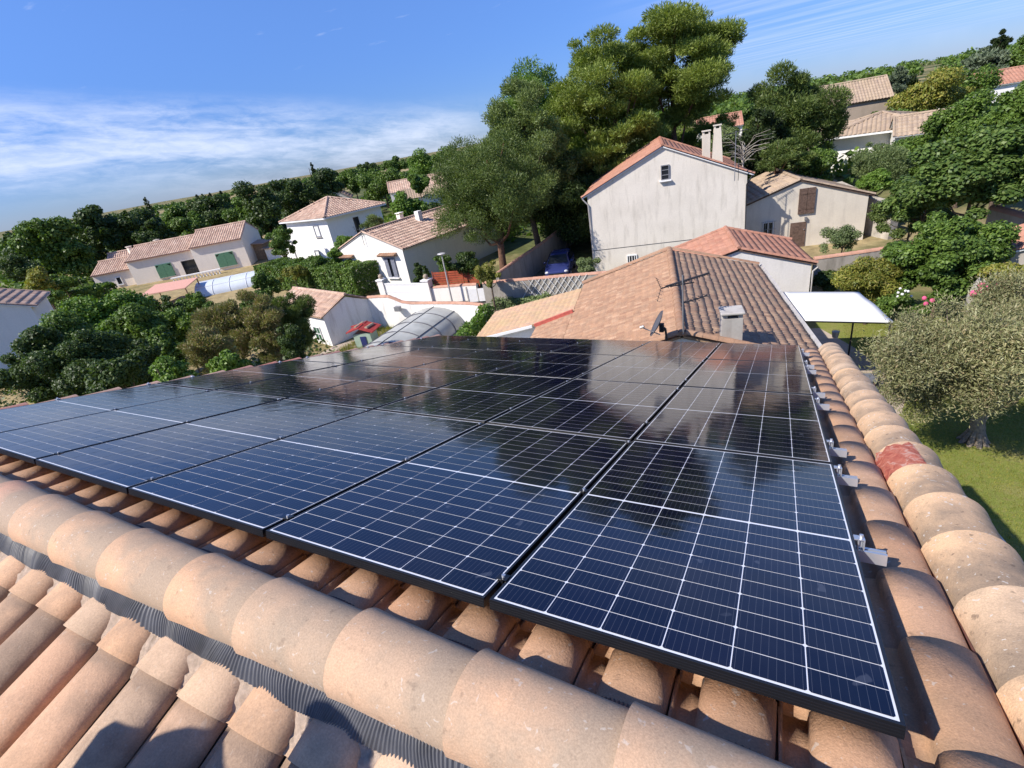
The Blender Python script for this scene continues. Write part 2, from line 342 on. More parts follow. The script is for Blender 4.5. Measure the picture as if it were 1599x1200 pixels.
P['coping'] = tilemat('coping_tile', [(0.52, 0.28, 0.19), (0.60, 0.34, 0.24)], spots=0.0, pat=0.3)

def panelmat():
    m, t, b = newmat('solar_cells_under_glass', 0.055, 0.5)
    b.inputs['IOR'].default_value = 1.5
    c = N(t, 'ShaderNodeTexCoord'); sx = N(t, 'ShaderNodeSeparateXYZ'); t.links.new(c.outputs['Object'], sx.inputs[0])
    fr = mmath(t, 'FRACT', mmath(t, 'DIVIDE', mmath(t, 'SUBTRACT', sx.outputs[0], 0.0130), 0.018741))
    line = mmath(t, 'LESS_THAN', mmath(t, 'ABSOLUTE', mmath(t, 'SUBTRACT', fr, 0.5)), 0.028)
    rr = rnd_island(t)
    cell = ramp(t, rr, [(0, (0.0020, 0.0025, 0.0125)), (1, (0.0034, 0.0040, 0.019))])
    col = mix(t, mmath(t, 'MULTIPLY', line, 0.33), cell, (0.16, 0.17, 0.20))
    fs_ = noise(t, 13, 2, .5, dist=.4); col = mix(t, mmath(t, 'MULTIPLY', ramp(t, fs_, [(0.70, 0), (0.74, 1)]), 0.10), col, (0.35, 0.38, 0.45))
    # dust film
    du = noise(t, 2.2, 5); col = mix(t, mmath(t, 'MULTIPLY', ramp(t, du, [(0.42, 0), (0.75, 1)]), 0.022), col, (0.4, 0.36, 0.32))
    t.links.new(col, b.inputs['Base Color'])
    b.inputs['Coat Weight'].default_value = 0.0
    w = N(t, 'ShaderNodeTexNoise', Scale=9.0, Detail=1.0); t.links.new(c.outputs['Object'], w.inputs['Vector'])
    bump(t, b, w.outputs['Fac'], 0.07, 0.01)
    t.links.new(mmath(t, 'ADD', 0.065, mmath(t, 'MULTIPLY', ramp(t, du, [(0.4, 0), (0.8, 1)]), 0.06)), b.inputs['Roughness'])
    return m
def backmat():
    m, t, b = newmat('white_backsheet_under_glass', 0.07, 0.5); b.inputs['Base Color'].default_value = (0.56, 0.57, 0.60, 1); 
    t.links.new(ramp(t, noise(t, 3), [(0.3, (0.76, 0.77, 0.80)), (0.7, (0.82, 0.83, 0.86))]), b.inputs['Base Color']); return m
P['cell'] = panelmat(); P['back'] = backmat()

# ------------------------------------------------------------------ tile surfaces
def profile(seg, h, tw, ch=0.2, rib=True):
    pts = []
    if rib: pts += [(0.0, 0.018), (0.03, 0.018), (0.045, 0.0)]
    else: pts += [(0.0, 0.0)]
    pts += [(ch*0.6, -0.004), (ch, 0.0)]
    for i in range(1, seg+1):
        a = math.pi*i/seg; pts.append((ch+(1-ch)*(1-math.cos(a))/2, h*math.sin(a)**(0.62 if rib else 0.85) if i < seg else 0.0))
    return [(p[0]*tw, p[1]) for p in pts]
def tile_surface(mb, org, A, B, width, length, tw=0.22, tcx=0.36, h=0.05, seg=5, ch=0.22, lift=0.009, rib=False, clip=None, m=0, lip=0.010, jit=0.0, first=0.0, seed=1):
    """barrel tiles: A along the eave, B up the slope, one island per tile"""
    rng = random.Random(seed)
    org, A, B = [np.array(a, float) for a in (org, A, B)]; Nn = np.cross(A, B); Nn /= np.linalg.norm(Nn)
    if Nn[2] < 0: Nn = -Nn
    pr = profile(seg, h, tw, ch, rib); k = len(pr)
    nc = int(math.ceil(width/tw-1e-6)); tw2 = width/nc; sc = tw2/tw
    rows = []; b0 = 0.0
    nr = int(math.ceil((length-first)/tcx-1e-6)) + (1 if first else 0)
    for j in range(nr):
        lo = j*tcx if not first else (0 if j == 0 else first+(j-1)*tcx)
        hi = min(length, (lo+tcx) if not (first and j == 0) else first)
        rows.append((lo, hi))
    for i in range(nc):
        for (lo, hi) in rows:
            am, bm = (i+.5)*tw2, (lo+hi)/2
            if clip and not clip(am, bm): continue
            hb = min(length, hi+0.03); dj = rng.uniform(-jit, jit); dn = rng.uniform(0, jit*0.5)
            vs = []; tv = []
            for bb, nn, t in ((lo+dj, lift+dn, 0.0), ((lo+hb)/2, lift*.5, .5), (hb, 0.0, 1.0)):
                sh = 1.0 if t == 0 else (1-0.04*t)
                for (a, z) in pr:
                    aa = (a-tw/2)*sh+tw/2
                    vs.append(org+A*(i*tw2+aa*sc)+B*bb+Nn*(nn+z*sh)); tv.append(t)
            for (a, z) in pr: vs.append(org+A*(i*tw2+a*sc)+B*(lo+dj)+Nn*(lift+z-lip)); tv.append(0)
            fs = []
            for r0 in (0, 1):
                for q in range(k-1): fs.append((r0*k+q, r0*k+q+1, (r0+1)*k+q+1, (r0+1)*k+q))
            for q in range(k-1): fs.append((3*k+q, 3*k+q+1, q+1, q))
            mb.add(vs, fs, m, [True]*(2*(k-1))+[False]*(k-1), tv)
def cap_tiles(mb, p0, p1, r=0.10, step=0.36, seg=6, m=0, up=(0, 0, 1)):
    p0, p1 = np.array(p0, float), np.array(p1, float); L = np.linalg.norm(p1-p0); d = (p1-p0)/L; up = np.array(up, float)
    s = np.cross(d, up); s /= np.linalg.norm(s); u = np.cross(s, d); n = max(1, int(round(L/step)))
    for i in range(n):
        vs = []; 
        for t, rr in ((0, r), (1.08, r*0.9)):
            c = p0+d*(L*(i+t)/n)
            for q in range(seg+1):
                a = math.pi*q/seg; vs.append(c+s*rr*math.cos(a)+u*rr*math.sin(a))
        fs = [(q, q+1, seg+1+q+1, seg+1+q) for q in range(seg)]
        mb.add(vs, fs, m, True, [0]*(seg+1)+[1]*(seg+1))
        mb.add([vs[q] for q in range(seg+1)], [tuple(range(seg+1))], m)

# ================================================================== OUR HOUSE (the roof we stand on)
GX0, GX1 = -6.72, 0.50
own = empty('tiled_roof_house', (-3, 0, 0), 0, 'house in the foreground with the peach barrel tile roof carrying the solar panels', 'house')
OFF = (-3, 0, 0)
def own_part(mb, name, mats, bevel=0): return mb.build(name, mats, own, OFF, bevel)
# walls with gables
w = MB()
def yz(s_far, v): p = PP(0, v, -0.215); return p[1], p[2]
yf, zf = yz(1, 7.1); zt = 7.5-0.17; yn = YR-6.9; zn = 7.5-0.17-6.9*math.tan(TH)
poly = [(yf, 0), (yf, zf), (YR, zt), (yn, zn), (yn, 0)]
w.prism([(GX0, a, b) for a, b in poly], (GX1-GX0, 0, 0)); own_part(w, 'wall', S['cream'])
# far slope and near slope tile fields
mb = MB(); ncol = 27
x0 = 0.27-0.255*ncol
tile_surface(mb, PP(x0, 7.49, -0.178), EX, -EV, 0.255*ncol, 7.64, tw=0.255, tcx=0.41, h=0.068, seg=12, ch=0.26, lift=0.016, rib=True, lip=0.014, jit=0.006, seed=3)
f1 = own_part(mb, 'roof', T['field'])
mb = MB()
tile_surface(mb, NB+NV*7.083+NN*(-0.068)+EX*(-2.222-0.255*17), EX, -NV, 0.255*28, 7.083, tw=0.255, tcx=0.40, h=0.070, seg=14, ch=0.15, lift=0.016, rib=False, lip=0.014, jit=0.006, seed=4)
f2 = own_part(mb, 'roof', T['near'])
# roof deck under the tiles (butting the walls)
mb = MB()
mb.prism([PP(GX0-0.02, -0.2, -0.183), PP(GX0-0.02, 7.3, -0.183), PP(GX0-0.02, 7.3, -0.21), PP(GX0-0.02, -0.2, -0.21)], (GX1-GX0+0.04, 0, 0))
own_part(mb, 'roof_deck', P['wood'])
# gutter at the far eave
mb = MB(); g0 = PP(0, 7.52, -0.24)
mb.tube([(GX0-0.1, g0[1], g0[2]), (GX1+0.1, g0[1], g0[2])], 0.06, 10); own_part(mb, 'gutter', P['zinc'])

def half_tile(mb, c0, c1, side, up, r0, r1, skirt0=0.0, skirt1=0.0, seg=18, thick=0.013, sq=1.0):
    """half barrel from c0 (tv 0, wide open end) to c1; skirts hang below the axis on each side"""
    c0, c1, side, up = [np.array(a, float) for a in (c0, c1, side, up)]
    vs = []; tv = []; sl = 7
    def ring(c, r):
        o = []
        if skirt0: o.append(c+side*r-up*skirt0)
        for q in range(seg+1):
            a = math.pi*q/seg; o.append(c+side*r*math.cos(a)+up*r*sq*math.sin(a))
        if skirt1: o.append(c-side*r-up*skirt1)
        return o
    k = len(ring(c0, r0))
    for j in range(sl+1):
        t = j/sl; rr = r0+(r1-r0)*t + (0.0035 if j == 0 else 0)
        vs += ring(c0+(c1-c0)*t, rr); tv += [t]*k
    fs = [(j*k+q, j*k+q+1, (j+1)*k+q+1, (j+1)*k+q) for j in range(sl) for q in range(k-1)]
    mb.add(vs, fs, 0, True, tv)
    a = ring(c0, r0+0.0035); b = ring(c0, r0-thick); d = ring(c0+(c1-c0)*0.5, r0-thick-0.004)
    mb.add(a+b+d, [(q, q+1, k+q+1, k+q) for q in range(k-1)]+[(k+q, k+q+1, 2*k+q+1, 2*k+q) for q in range(k-1)], 0, False, [0]*(3*k))
rng = random.Random(11)
# ridge tiles (each its own part): rim at the left end, laid over the next tile to the left
xr = 0.62+0.0; i = 0
rims = [-2.58, -2.12, -1.745, -1.345, -0.945, -0.545, -0.135, 0.275]
while rims[0] > -6.9: rims.insert(0, rims[0]-0.41)
for x in rims:
    mb = MB(); dz = rng.uniform(-.004, .004); dy = rng.uniform(-.004, .004)
    xe = x+0.46 if x < 0.2 else 0.60
    half_tile(mb, (x, YR+dy, 7.514+dz+0.006), (xe, YR-dy*.5, 7.514+dz-0.008), (0, -1, 0), (0, 0, 1), 0.128, 0.118, 0.014, 0.03, seg=22, sq=0.90)
    o = own_part(mb, 'ridge_tile', T['ridge'])
# verge tiles both sides of the far slope
vends = [-0.005+0.40*j for j in range(0, 20)]
for k, ve in enumerate(vends):
    for side in (1, -1):
        mb = MB(); xc = 0.425 if side == 1 else -6.76
        dx = rng.uniform(-.008, .008); dn = rng.uniform(-.003, .005)
        rb = 0.155 if side == 1 else 0.125
        c0 = PP(xc+dx, ve, -0.163+dn); c1 = PP(xc-dx*.5, ve-0.47 if ve > .3 else -0.15, -0.185+dn)
        half_tile(mb, c0, c1, (1, 0, 0), EN, rb, rb*0.89, 0.07 if side == 1 else 0.03, 0.03 if side == 1 else 0.07, seg=18, sq=0.93)
        o = own_part(mb, 'verge_tile', T['verge'] if side == 1 else T['ridge_r'])
        if side == 1 and k == 5: VT5 = (xc, ve)
# verge tiles on the near slope
for k in range(18):
    for side in (1, -1):
        s0 = 0.283+0.4*k; xc = 0.425 if side == 1 else -6.76; mb = MB()
        c0 = NB+NV*s0+NN*(-0.075)+EX*xc; c1 = NB+NV*max(0.02, s0-0.46)+NN*(-0.10)+EX*xc
        half_tile(mb, c0, c1, (1, 0, 0), NN, 0.14, 0.12, 0.05, 0.05, seg=12, sq=0.93)
        own_part(mb, 'verge_tile', T['verge'])
# red mortar patch repaired between two verge tiles
mb = MB(); rr = random.Random(5)
nx, ny = 14, 14; vs = []
for jy in range(ny+1):
    for ix in range(nx+1):
        a = math.pi*(0.47+0.50*ix/nx); v = 2.0+0.36*jy/ny + 0.018*math.sin(ix*1.3)
        rr_ = 0.142+0.0135*((v-2.0)/0.4) + 0.0105 + (0.006*math.sin(ix*1.9+jy*1.1)*math.sin(jy*1.7) if 0 < ix < nx else -.004) + rr.uniform(-.0025, .0025)
        vs.append(PP(0.425+rr_*math.cos(a), v, -0.168+rr_*0.93*math.sin(a)))
mb.add(vs, [(j*(nx+1)+i, j*(nx+1)+i+1, (j+1)*(nx+1)+i+1, (j+1)*(nx+1)+i) for j in range(ny) for i in range(nx)], 0, True)
m_, t_, b_ = newmat('red_mortar', 0.9, 0.15)
t_.links.new(ramp(t_, noise(t_, 16, 4, .6, dist=1.2), [(0.35, (0.33, 0.085, 0.062)), (0.55, (0.44, 0.15, 0.10)), (0.68, (0.52, 0.32, 0.26))]), b_.inputs['Base Color']); bump(t_, b_, noise(t_, 22, 4, .6, dist=1.0), 0.8, .01)
o = own_part(mb, 'mortar_patch', m_); o['label'] = 'red lumpy mortar patch on the verge'
# painted metal seam strip between last field column and the verge tiles, outer metal trim
mb = MB()
for (xx, wd, n0) in ((0.272, 0.006, -0.150),):
    mb.prism([PP(xx, -0.1, n0), PP(xx, 7.4, n0), PP(xx, 7.4, n0-0.02), PP(xx, -0.1, n0-0.02)], (wd, 0, 0))
own_part(mb, 'valley_strip', plain('brown_painted_strip', (0.16, 0.07, 0.05), 0.5))
mb = MB()
mb.prism([PP(0.598, -0.1, -0.16), PP(0.598, 7.45, -0.16), PP(0.598, 7.45, -0.25), PP(0.598, -0.1, -0.25)], (0.006, 0, 0))
own_part(mb, 'verge_trim', P['zinc'])
# pleated ridge flashing, near side and far side
def nearh(x):                      # height of the near tiles above their base plane
    a = ((x+2.222) % 0.255)/0.255
    if a < 0.15: return 0.0
    q = (a-0.15)/0.85; return 0.070*max(0.0, math.sin(math.pi*math.acos(max(-1, min(1, 1-2*q)))/math.pi))**0.85
def farh(x):
    a = ((x-0.27) % 0.255)/0.255
    if a < 0.26: return 0.0
    q = (a-0.26)/0.74; return 0.068*max(0.0, math.sin(math.acos(max(-1, min(1, 1-2*q)))))**0.85
for near in (True, False):
    mb = MB(); xs = np.arange(-6.55, 0.28, 0.0023); vs = []; ny = 5; rr = random.Random(8)
    ph = 0.0; wav = 0
    for x in xs:
        ph += 0.0023*2*math.pi/0.0115*(1+0.25*math.sin(x*9)+0.2*math.sin(x*23)); pl = 0.0032*math.sin(ph)
        wl = 0.012*math.sin(x*7.3)+0.006*math.sin(x*19.7)
        for j in range(ny+1):
            t = j/ny
            if near:
                y = -0.388-0.066*t-0.25*wl*t; hh = max(nearh(x), 0.058)
                zb = 7.5+math.tan(TH)*(y-YR)-0.068/CT+hh+0.010
                z = 7.510*(1-t)+zb*t+0.004*math.sin(math.pi*t)
                vs.append((x+0.03*t*t*math.sin(x*11), y-pl*0.7, z+pl*0.8))
            else:
                y = YR+0.10+0.075*t; hh = farh(x); zb = 7.54-math.tan(TH)*y-0.178/CT+hh*0.75+0.012
                vs.append((x, y+pl*.7, (7.53*(1-t)+zb*t)+pl*.8))
    k = ny+1; n = len(xs)
    mb.add(vs, [(i*k+j, i*k+j+1, (i+1)*k+j+1, (i+1)*k+j) for i in range(n-1) for j in range(ny)], 0, True)
    m_ = bpy.data.materials.get('lead_flashing') or plain('lead_flashing', (0.085, 0.085, 0.092), 0.5, 0.4, 0.0, 0.35, 9)
    own_part(mb, 'ridge_flashing', m_)
# rough mortar bed closing the channels below the flashing
mb = MB(); xs = np.arange(-6.5, 0.28, 0.011); rr = random.Random(9); vs = []; ny = 16
for x in xs:
    a_ = ((x+2.222) % 0.255)/0.255
    reach = 0.20+0.03*math.sin(x*5.1)+0.02*math.sin(x*17)
    for j in range(ny+1):
        t = j/ny; s_ = 0.10+reach*t
        nn = -0.004-0.066*t**1.7+0.004*math.sin(x*60+j)+rr.uniform(-.005, .005)
        if j == ny: nn = -0.09
        vs.append(NB+NV*s_+NN*nn+EX*(x+rr.uniform(-.003, .003)))
k = ny+1; mb.add(vs, [(i*k+j, i*k+j+1, (i+1)*k+j+1, (i+1)*k+j) for i in range(len(xs)-1) for j in range(ny)], 0, True)
own_part(mb, 'mortar_bed', P['mortar'])

# made-up shadow caster shaped as a cowled chimney, out of view on the near slope
ch = empty('added_chimney_stack', (-2.32, -1.70, 6.95), 0, 'added shadow caster shaped as a rendered chimney with round cowl, out of view', 'chimney')
mb = MB(); mb.box(-0.28, 0.10, -0.22, 0.22, -0.35, 1.30); mb.build('stack', S['chim'], ch)
mb = MB(); mb.box(-0.33, 0.15, -0.28, 0.28, 1.30, 1.36)
mb.build('cap', S['chim'], ch)
mb = MB(); mb.tube([(-.1, 0, 1.36), (-.1, 0, 1.47)], 0.16, 16); mb.ball((-.1, 0, 1.53), (0.23, 0.23, 0.13), 16, 8); mb.build('cowl', P['steel'], ch)

vp = empty('added_vent_pipe', (-2.02, -1.40, 7.1), 0, 'added shadow caster shaped as a capped zinc pipe beside the round cowl, out of view', 'vent pipe')  # invented pipe, added out of view for a second shadow
mb = MB(); mb.tube([(0, 0, -.2), (0, 0, 1.40)], 0.06, 12); mb.build('pipe', P['zinc'], vp); mb = MB(); mb.tube([(0, 0, 1.401), (0, 0, 1.46), (0, 0, 1.55)], [0.10, 0.13, 0.02], 14); mb.build('cap', P['zinc'], vp)

# ================================================================== SOLAR ARRAY
PW, PL, FD = 1.038, 1.755, 0.035
def make_panel():
    root = bpy.data.objects.new('solar_panel', None); COL.objects.link(root); root.empty_display_size = .2
    fr = MB(); fw = 0.009
    for (x0_, x1_, y0_, y1_) in ((0, PW, 0, fw), (0, PW, PL-fw, PL), (0, fw, fw, PL-fw), (PW-fw, PW, fw, PL-fw)):
        fr.box(x0_, x1_, y0_, y1_, -FD, 0)
    for z in (-0.010, -0.018, -0.026):           # fine ribs on the outside of the extrusion
        fr.box(0, PW, -0.0012, 0.0, z-0.0012, z+0.0012)
    fr.build('frame', P['black'], root, bevel=0.0008)
    gl = MB(); a = fw
    gl.add([(a, a, -0.0016), (PW-a, a, -0.0016), (PW-a, PL-a, -0.0016), (a, PL-a, -0.0016)], [(0, 1, 2, 3)], 0)
    gl.add([(a, a, -0.006), (PW-a, a, -0.006), (PW-a, PL-a, -0.006), (a, PL-a, -0.006)], [(3, 2, 1, 0)], 0)
    mx_, my_, mg = 0.0130, 0.0165, 0.010
    cwid = (PW-2*mx_)/6; chg = (PL-2*my_-mg)/20; gx, gy, cf = 0.0034, 0.0026, 0.0050
    for r in range(20):
        yb = my_+r*chg+(mg if r >= 10 else 0)
        for c in range(6):
            xa, xb, ya, yb2 = mx_+c*cwid+gx/2, mx_+(c+1)*cwid-gx/2, yb+gy/2, yb+chg-gy/2
            z = -0.0008
            if r % 2 == 0: vs = [(xa+cf, ya, z), (xb-cf, ya, z), (xb, ya+cf, z), (xb, yb2, z), (xa, yb2, z), (xa, ya+cf, z)]
            else: vs = [(xa, ya, z), (xb, ya, z), (xb, yb2-cf, z), (xb-cf, yb2, z), (xa+cf, yb2, z), (xa, yb2-cf, z)]
            gl.add(vs, [tuple(range(6))], 1)
    gl.build('glass', [P['back'], P['cell']], root)
    return root
PM = Matrix(((EX[0], EV[0], EN[0], 0), (EX[1], EV[1], EN[1], 0), (EX[2], EV[2], EN[2], 0), (0, 0, 0, 1)))
proto = make_panel(); pch = [o for o in bpy.data.objects if o.parent == proto]
rowname = ['row nearest the ridge', 'second row from the ridge', 'third row from the ridge', 'row farthest from the ridge']
colname = ['rightmost', 'second from the right', 'third from the right', 'third from the left', 'second from the left', 'leftmost']
for j in range(4):
    for i in range(6):
        if i == 0 and j == 0: r = proto
        else:
            r = proto.copy(); COL.objects.link(r)
            for c in pch:
                cc = c.copy(); COL.objects.link(cc); cc.parent = r
        p = PP(-(i+1)*1.058+0.015, j*1.775, 0)
        MT = PM @ Matrix.Rotation(rng.uniform(-.0022, .0022), 4, 'X') @ Matrix.Rotation(rng.uniform(-.0022, .0022), 4, 'Y'); MT.translation = Vector(p); r.matrix_world = MT
        tag(r, 'black framed solar panel, %s in the %s' % (colname[i], rowname[j]), 'solar panel', 'solar panels on the foreground roof')
# rails with clamps
railv = [0.12, 0.905, 1.70, 2.17, 3.36, 3.82, 5.06, 5.42, 6.50]
for q, v in enumerate(railv):
    names = ['first', 'second', 'third', 'fourth', 'fifth', 'sixth', 'seventh', 'eighth', 'ninth']
    root = bpy.data.objects.new('mounting_rail', None); COL.objects.link(root)
    MT = PM.copy(); MT.translation = Vector(PP(0, v, 0)); root.matrix_world = MT
    tag(root, 'bare aluminium rail under the solar panels, %s counted from the ridge' % names[q], 'rail', 'rails carrying the solar panels')
    xe = 0.10 if q else -0.02
    mb = MB(); z0_, z1_ = -0.080, -0.038
    mb.box(-6.42, xe, -0.020, -0.006, z0_, z1_); mb.box(-6.42, xe, 0.006, 0.020, z0_, z1_); mb.box(-6.42, xe, -0.006, 0.006, z0_, z1_-0.014)
    mb.build('rail_profile', P['alu'], root)
    for i in range(0, 7):
        c = MB(); x = -i*1.058-0.0
        if i in (0, 6):
            sgn = 1 if i == 0 else -1; xx = x+sgn*0.008 if i == 0 else -6*1.058-0.002
            if i == 0 and q == 0: continue
            c.box(min(xx-.012*sgn, xx+.022*sgn), max(xx-.012*sgn, xx+.022*sgn), -0.018, 0.018, 0.001, 0.005)
            c.box(min(xx, xx+.004*sgn), max(xx, xx+.004*sgn), -0.018, 0.018, -0.036, 0.001)
            c.box(min(xx+.018*sgn, xx+.022*sgn), max(xx+.018*sgn, xx+.022*sgn), -0.018, 0.018, -0.037, 0.001)
            c.tube([(xx+.011*sgn, 0, -0.03), (xx+.011*sgn, 0, 0.018)], 0.007, 8)
            c.build('end_clamp', P['alu'], root)
        else:
            c.box(x-0.018, x+0.018, -0.017, 0.017, 0.001, 0.004, 0)
            c.box(x-0.006, x+0.006, -0.017, 0.017, -0.036, 0.001, 0)
            c.tube([(x, 0, 0.004), (x, 0, 0.012)], 0.007, 8, 1)
            c.build('mid_clamp', [P['black'], P['alu']], root)

# ================================================================== GROUND
def sheet(name, pts, z, mat, label=None):
    mb = MB(); mb.add([(x, y, z) for x, y in pts], [tuple(range(len(pts)))]); o = mb.build(name, mat); o['kind'] = 'structure'; return o
def groundmat():
    m, t, b = newmat('terrain_cover', 0.95, 0.1)
    a = noise(t, 0.035, 6, 0.6, dist=0.6); c = noise(t, 1.3, 6, 0.6)
    col = ramp(t, a, [(0.38, (0.055, 0.075, 0.028)), (0.50, (0.11, 0.12, 0.045)), (0.56, (0.32, 0.25, 0.13)), (0.66, (0.36, 0.28, 0.15))])
    col = mix(t, 1.0, col, ramp(t, c, [(0.3, 0.7), (0.7, 1.25)]), 'MULTIPLY')
    t.links.new(col, b.inputs['Base Color']); bump(t, b, c, 0.6, 0.2); return m
def lawnmat():
    m, t, b = newmat('lawn_grass', 0.9, 0.15)
    a = noise(t, 0.55, 5, 0.6); c = noise(t, 9, 6, 0.7); d = noise(t, 70, 3, 0.7)
    col = ramp(t, a, [(0.35, (0.155, 0.20, 0.036)), (0.55, (0.225, 0.255, 0.055)), (0.75, (0.32, 0.27, 0.11))])
    col = mix(t, mmath(t, 'MULTIPLY', ramp(t, c, [(0.48, 0), (0.70, 1)]), 0.7), col, (0.30, 0.25, 0.10))
    col = mix(t, 1.0, col, ramp(t, d, [(0.3, 0.6), (0.7, 1.35)]), 'MULTIPLY')
    t.links.new(col, b.inputs['Base Color']); bump(t, b, d, 0.9, 0.03); return m
mb = MB(); vs = []; fs = []
rings = [0, 4, 8, 12, 16, 20, 24, 28, 32, 36, 40, 45, 50, 56, 62, 70, 80, 90, 105, 120, 140, 160, 185, 210, 240, 280, 330, 400, 500, 700, 1100, 2000]
na = 96
for r in rings:
    for k in range(na):
        a = 2*math.pi*k/na; x = CW[0]+r*math.sin(a); y = CW[1]+r*math.cos(a); vs.append((x, y, ground(x, y) if r > 32 else 0.0))
for j in range(len(rings)-1):
    for k in range(na):
        k2 = (k+1) % na
        fs.append((j*na+k, j*na+k2, (j+1)*na+k2, (j+1)*na+k))
mb.add(vs, fs, 0, True); terr = mb.build('terrain', groundmat()); terr['kind'] = 'structure'
def gz(x, y):
    return ground(x, y) if math.hypot(x-CW[0], y-CW[1]) > 32 else 0.0
sheet('lawn', [(0.5, -12), (26, -12), (26, 22), (9, 25), (1.2, 22.5), (0.8, 18.5), (0.7, 12)], 0.006, lawnmat())
sheet('patio', [(-2.2, 11.6), (0.9, 12.3), (2.4, 14.0), (3.0, 14.6), (3.4, 16.3), (2.2, 19.2), (1.2, 21.0), (-3, 20)], 0.012, P['paving'])
sheet('street', [(-34, 21.4), (-14.4, 20.7), (-13.6, 23.5), (-17.5, 24.9), (-21, 24.5), (-25, 25.2), (-34, 26.8), (-60, 33), (-60, 27.5)], 0.010, P['asphalt'])
sheet('driveway', [(-15.3, 24.2), (-10.2, 25.6), (-11.1, 29.5), (-11.6, 46), (-15.9, 46)], 0.014, P['gravel'])
sheet('garden_path', [(-22.5, 12), (-13.5, 12), (-13.6, 20.2), (-21, 20.0), (-22.2, 17.3)], 0.008, P['paving'])

# ================================================================== HOUSES
def tolocal(loc, rz, p):
    d = np.array(p, float)-np.array(loc, float); c, s = math.cos(rz), math.sin(rz)
    return np.array([d[0]*c+d[1]*s, -d[0]*s+d[1]*c, d[2]])
def hit(loc, rz, px, py, axis=1, val=0.0):
    """local point where the sight line through a photo pixel meets the local plane axis=val"""
    o = tolocal(loc, rz, CW); q = tolocal(loc, rz, CW+ray(px, py)); d = q-o
    return o+d*(val-o[axis])/d[axis]
SIDE = {'front': (np.array([1., 0, 0]), np.array([0, -1., 0])), 'right': (np.array([0, 1., 0]), np.array([1., 0, 0])),
        'left': (np.array([0, -1., 0]), np.array([-1., 0, 0])), 'back': (np.array([-1., 0, 0]), np.array([0, 1., 0]))}
def opening(root, side, org, a, z0, w, h, frame='white', pane=True, shutters=None, shmat='greysh', sill=True, grid=(1, 1), name='window', arch=False, bars=False, hood=None, fw=0.06):
    A, Nn = SIDE[side]; Z = np.array([0, 0, 1.]); O = np.array(org, float)+A*a+Z*z0
    mb = MB()
    for c0, hw, hh in ((A*0+Z*(h-fw/2), w/2, fw/2), (Z*(fw/2), w/2, fw/2)):
        mb.obox(O+c0+A*0+Nn*0.03, A*hw, Nn*0.04, Z*hh)
    for sg in (-1, 1): mb.obox(O+A*sg*(w/2-fw/2)+Z*h/2+Nn*0.03, A*fw/2, Nn*0.04, Z*(h/2-fw))
    for i in range(1, grid[0]): mb.obox(O+A*(-w/2+w*i/grid[0])+Z*h/2+Nn*0.028, A*0.02, Nn*0.03, Z*(h/2-fw))
    for i in range(1, grid[1]): mb.obox(O+Z*(h*i/grid[1])+Nn*0.026, A*(w/2-fw), Nn*0.028, Z*0.02)
    f = mb.build(name, P[frame] if frame in P else frame, root)
    if pane:
        mb = MB(); mb.obox(O+Z*h/2+Nn*0.008, A*(w/2-fw*.5), Nn*0.012, Z*(h/2-fw*.5)); mb.build('pane', P['glass'], f)
    if sill:
        mb = MB(); mb.obox(O-Z*0.04+Nn*0.08, A*(w/2+0.10), Nn*0.10, Z*0.035); mb.build('sill', S['white'], f)
    if bars:
        mb = MB()
        for i in range(6): mb.tube([O+A*(-w/2+w*i/5)+Nn*0.16-Z*.05, O+A*(-w/2+w*i/5)+Nn*0.16+Z*(h+.05)], 0.012, 5)
        for zz in (-.02, h*.5, h+.02): mb.tube([O+A*(-w/2-.1)+Nn*0.16+Z*zz, O+A*(w/2+.1)+Nn*0.16+Z*zz], 0.012, 5)
        mb.build('grille', P['steel'], f)
    if hood:
        mb = MB(); mb.obox(O+Z*(h+0.16)+Nn*0.17, A*(w/2+0.38), Nn*0.17, Z*0.03); 
        tile_surface(mb, O+Z*(h+0.20)+Nn*0.42-A*(w/2+0.40), A, (-Nn*0.95+Z*0.3)/math.hypot(.95, .3), w+0.8, 0.42, tw=0.2, tcx=0.4, h=0.05, seg=4)
        mb.build('hood', T['oldlit'], f)
    if shutters:
        for sg in (-1, 1):
            mb = MB()
            if shutters == 'closed' or shutters == 'ajar':
                sw = w/2-0.01 if shutters == 'closed' else w*0.36
                off_ = sg*(w/2-sw/2) ; nn = 0.085
                if arch:
                    pl = [O+A*(off_-sw/2*1)+Nn*nn, O+A*(off_+sw/2)+Nn*nn, O+A*(off_+sw/2)+Z*(h*(.78 if sg > 0 else 1.0))+Nn*nn, O+A*off_+Z*h*.95+Nn*nn, O+A*(off_-sw/2)+Z*(h*(1.0 if sg > 0 else .78))+Nn*nn]
                    mb.prism(pl, Nn*0.035)
                else: mb.obox(O+A*off_+Z*h/2+Nn*nn, A*sw/2, Nn*0.018, Z*h/2)
            else:
                sw = w/2; off_ = sg*(w/2+sw/2+0.02); nn = 0.03
                mb.obox(O+A*off_+Z*h/2+Nn*nn, A*sw/2, Nn*0.018, Z*h/2)
            for zz in (0.2, 0.8): mb.obox(O+A*off_+Z*h*zz+Nn*(nn+0.026 if not arch else nn+.045), A*(sw/2-.02), Nn*0.008, Z*0.04)
            k = int(max(2, sw/0.11))
            for i in range(1, k): mb.obox(O+A*(off_-sw/2+sw*i/k)+Z*h*.45+Nn*(nn+0.0195 if not arch else nn+.0365), A*0.004, Nn*0.002, Z*h*.42)
            mb.build('shutter', P[shmat], f)
    return f
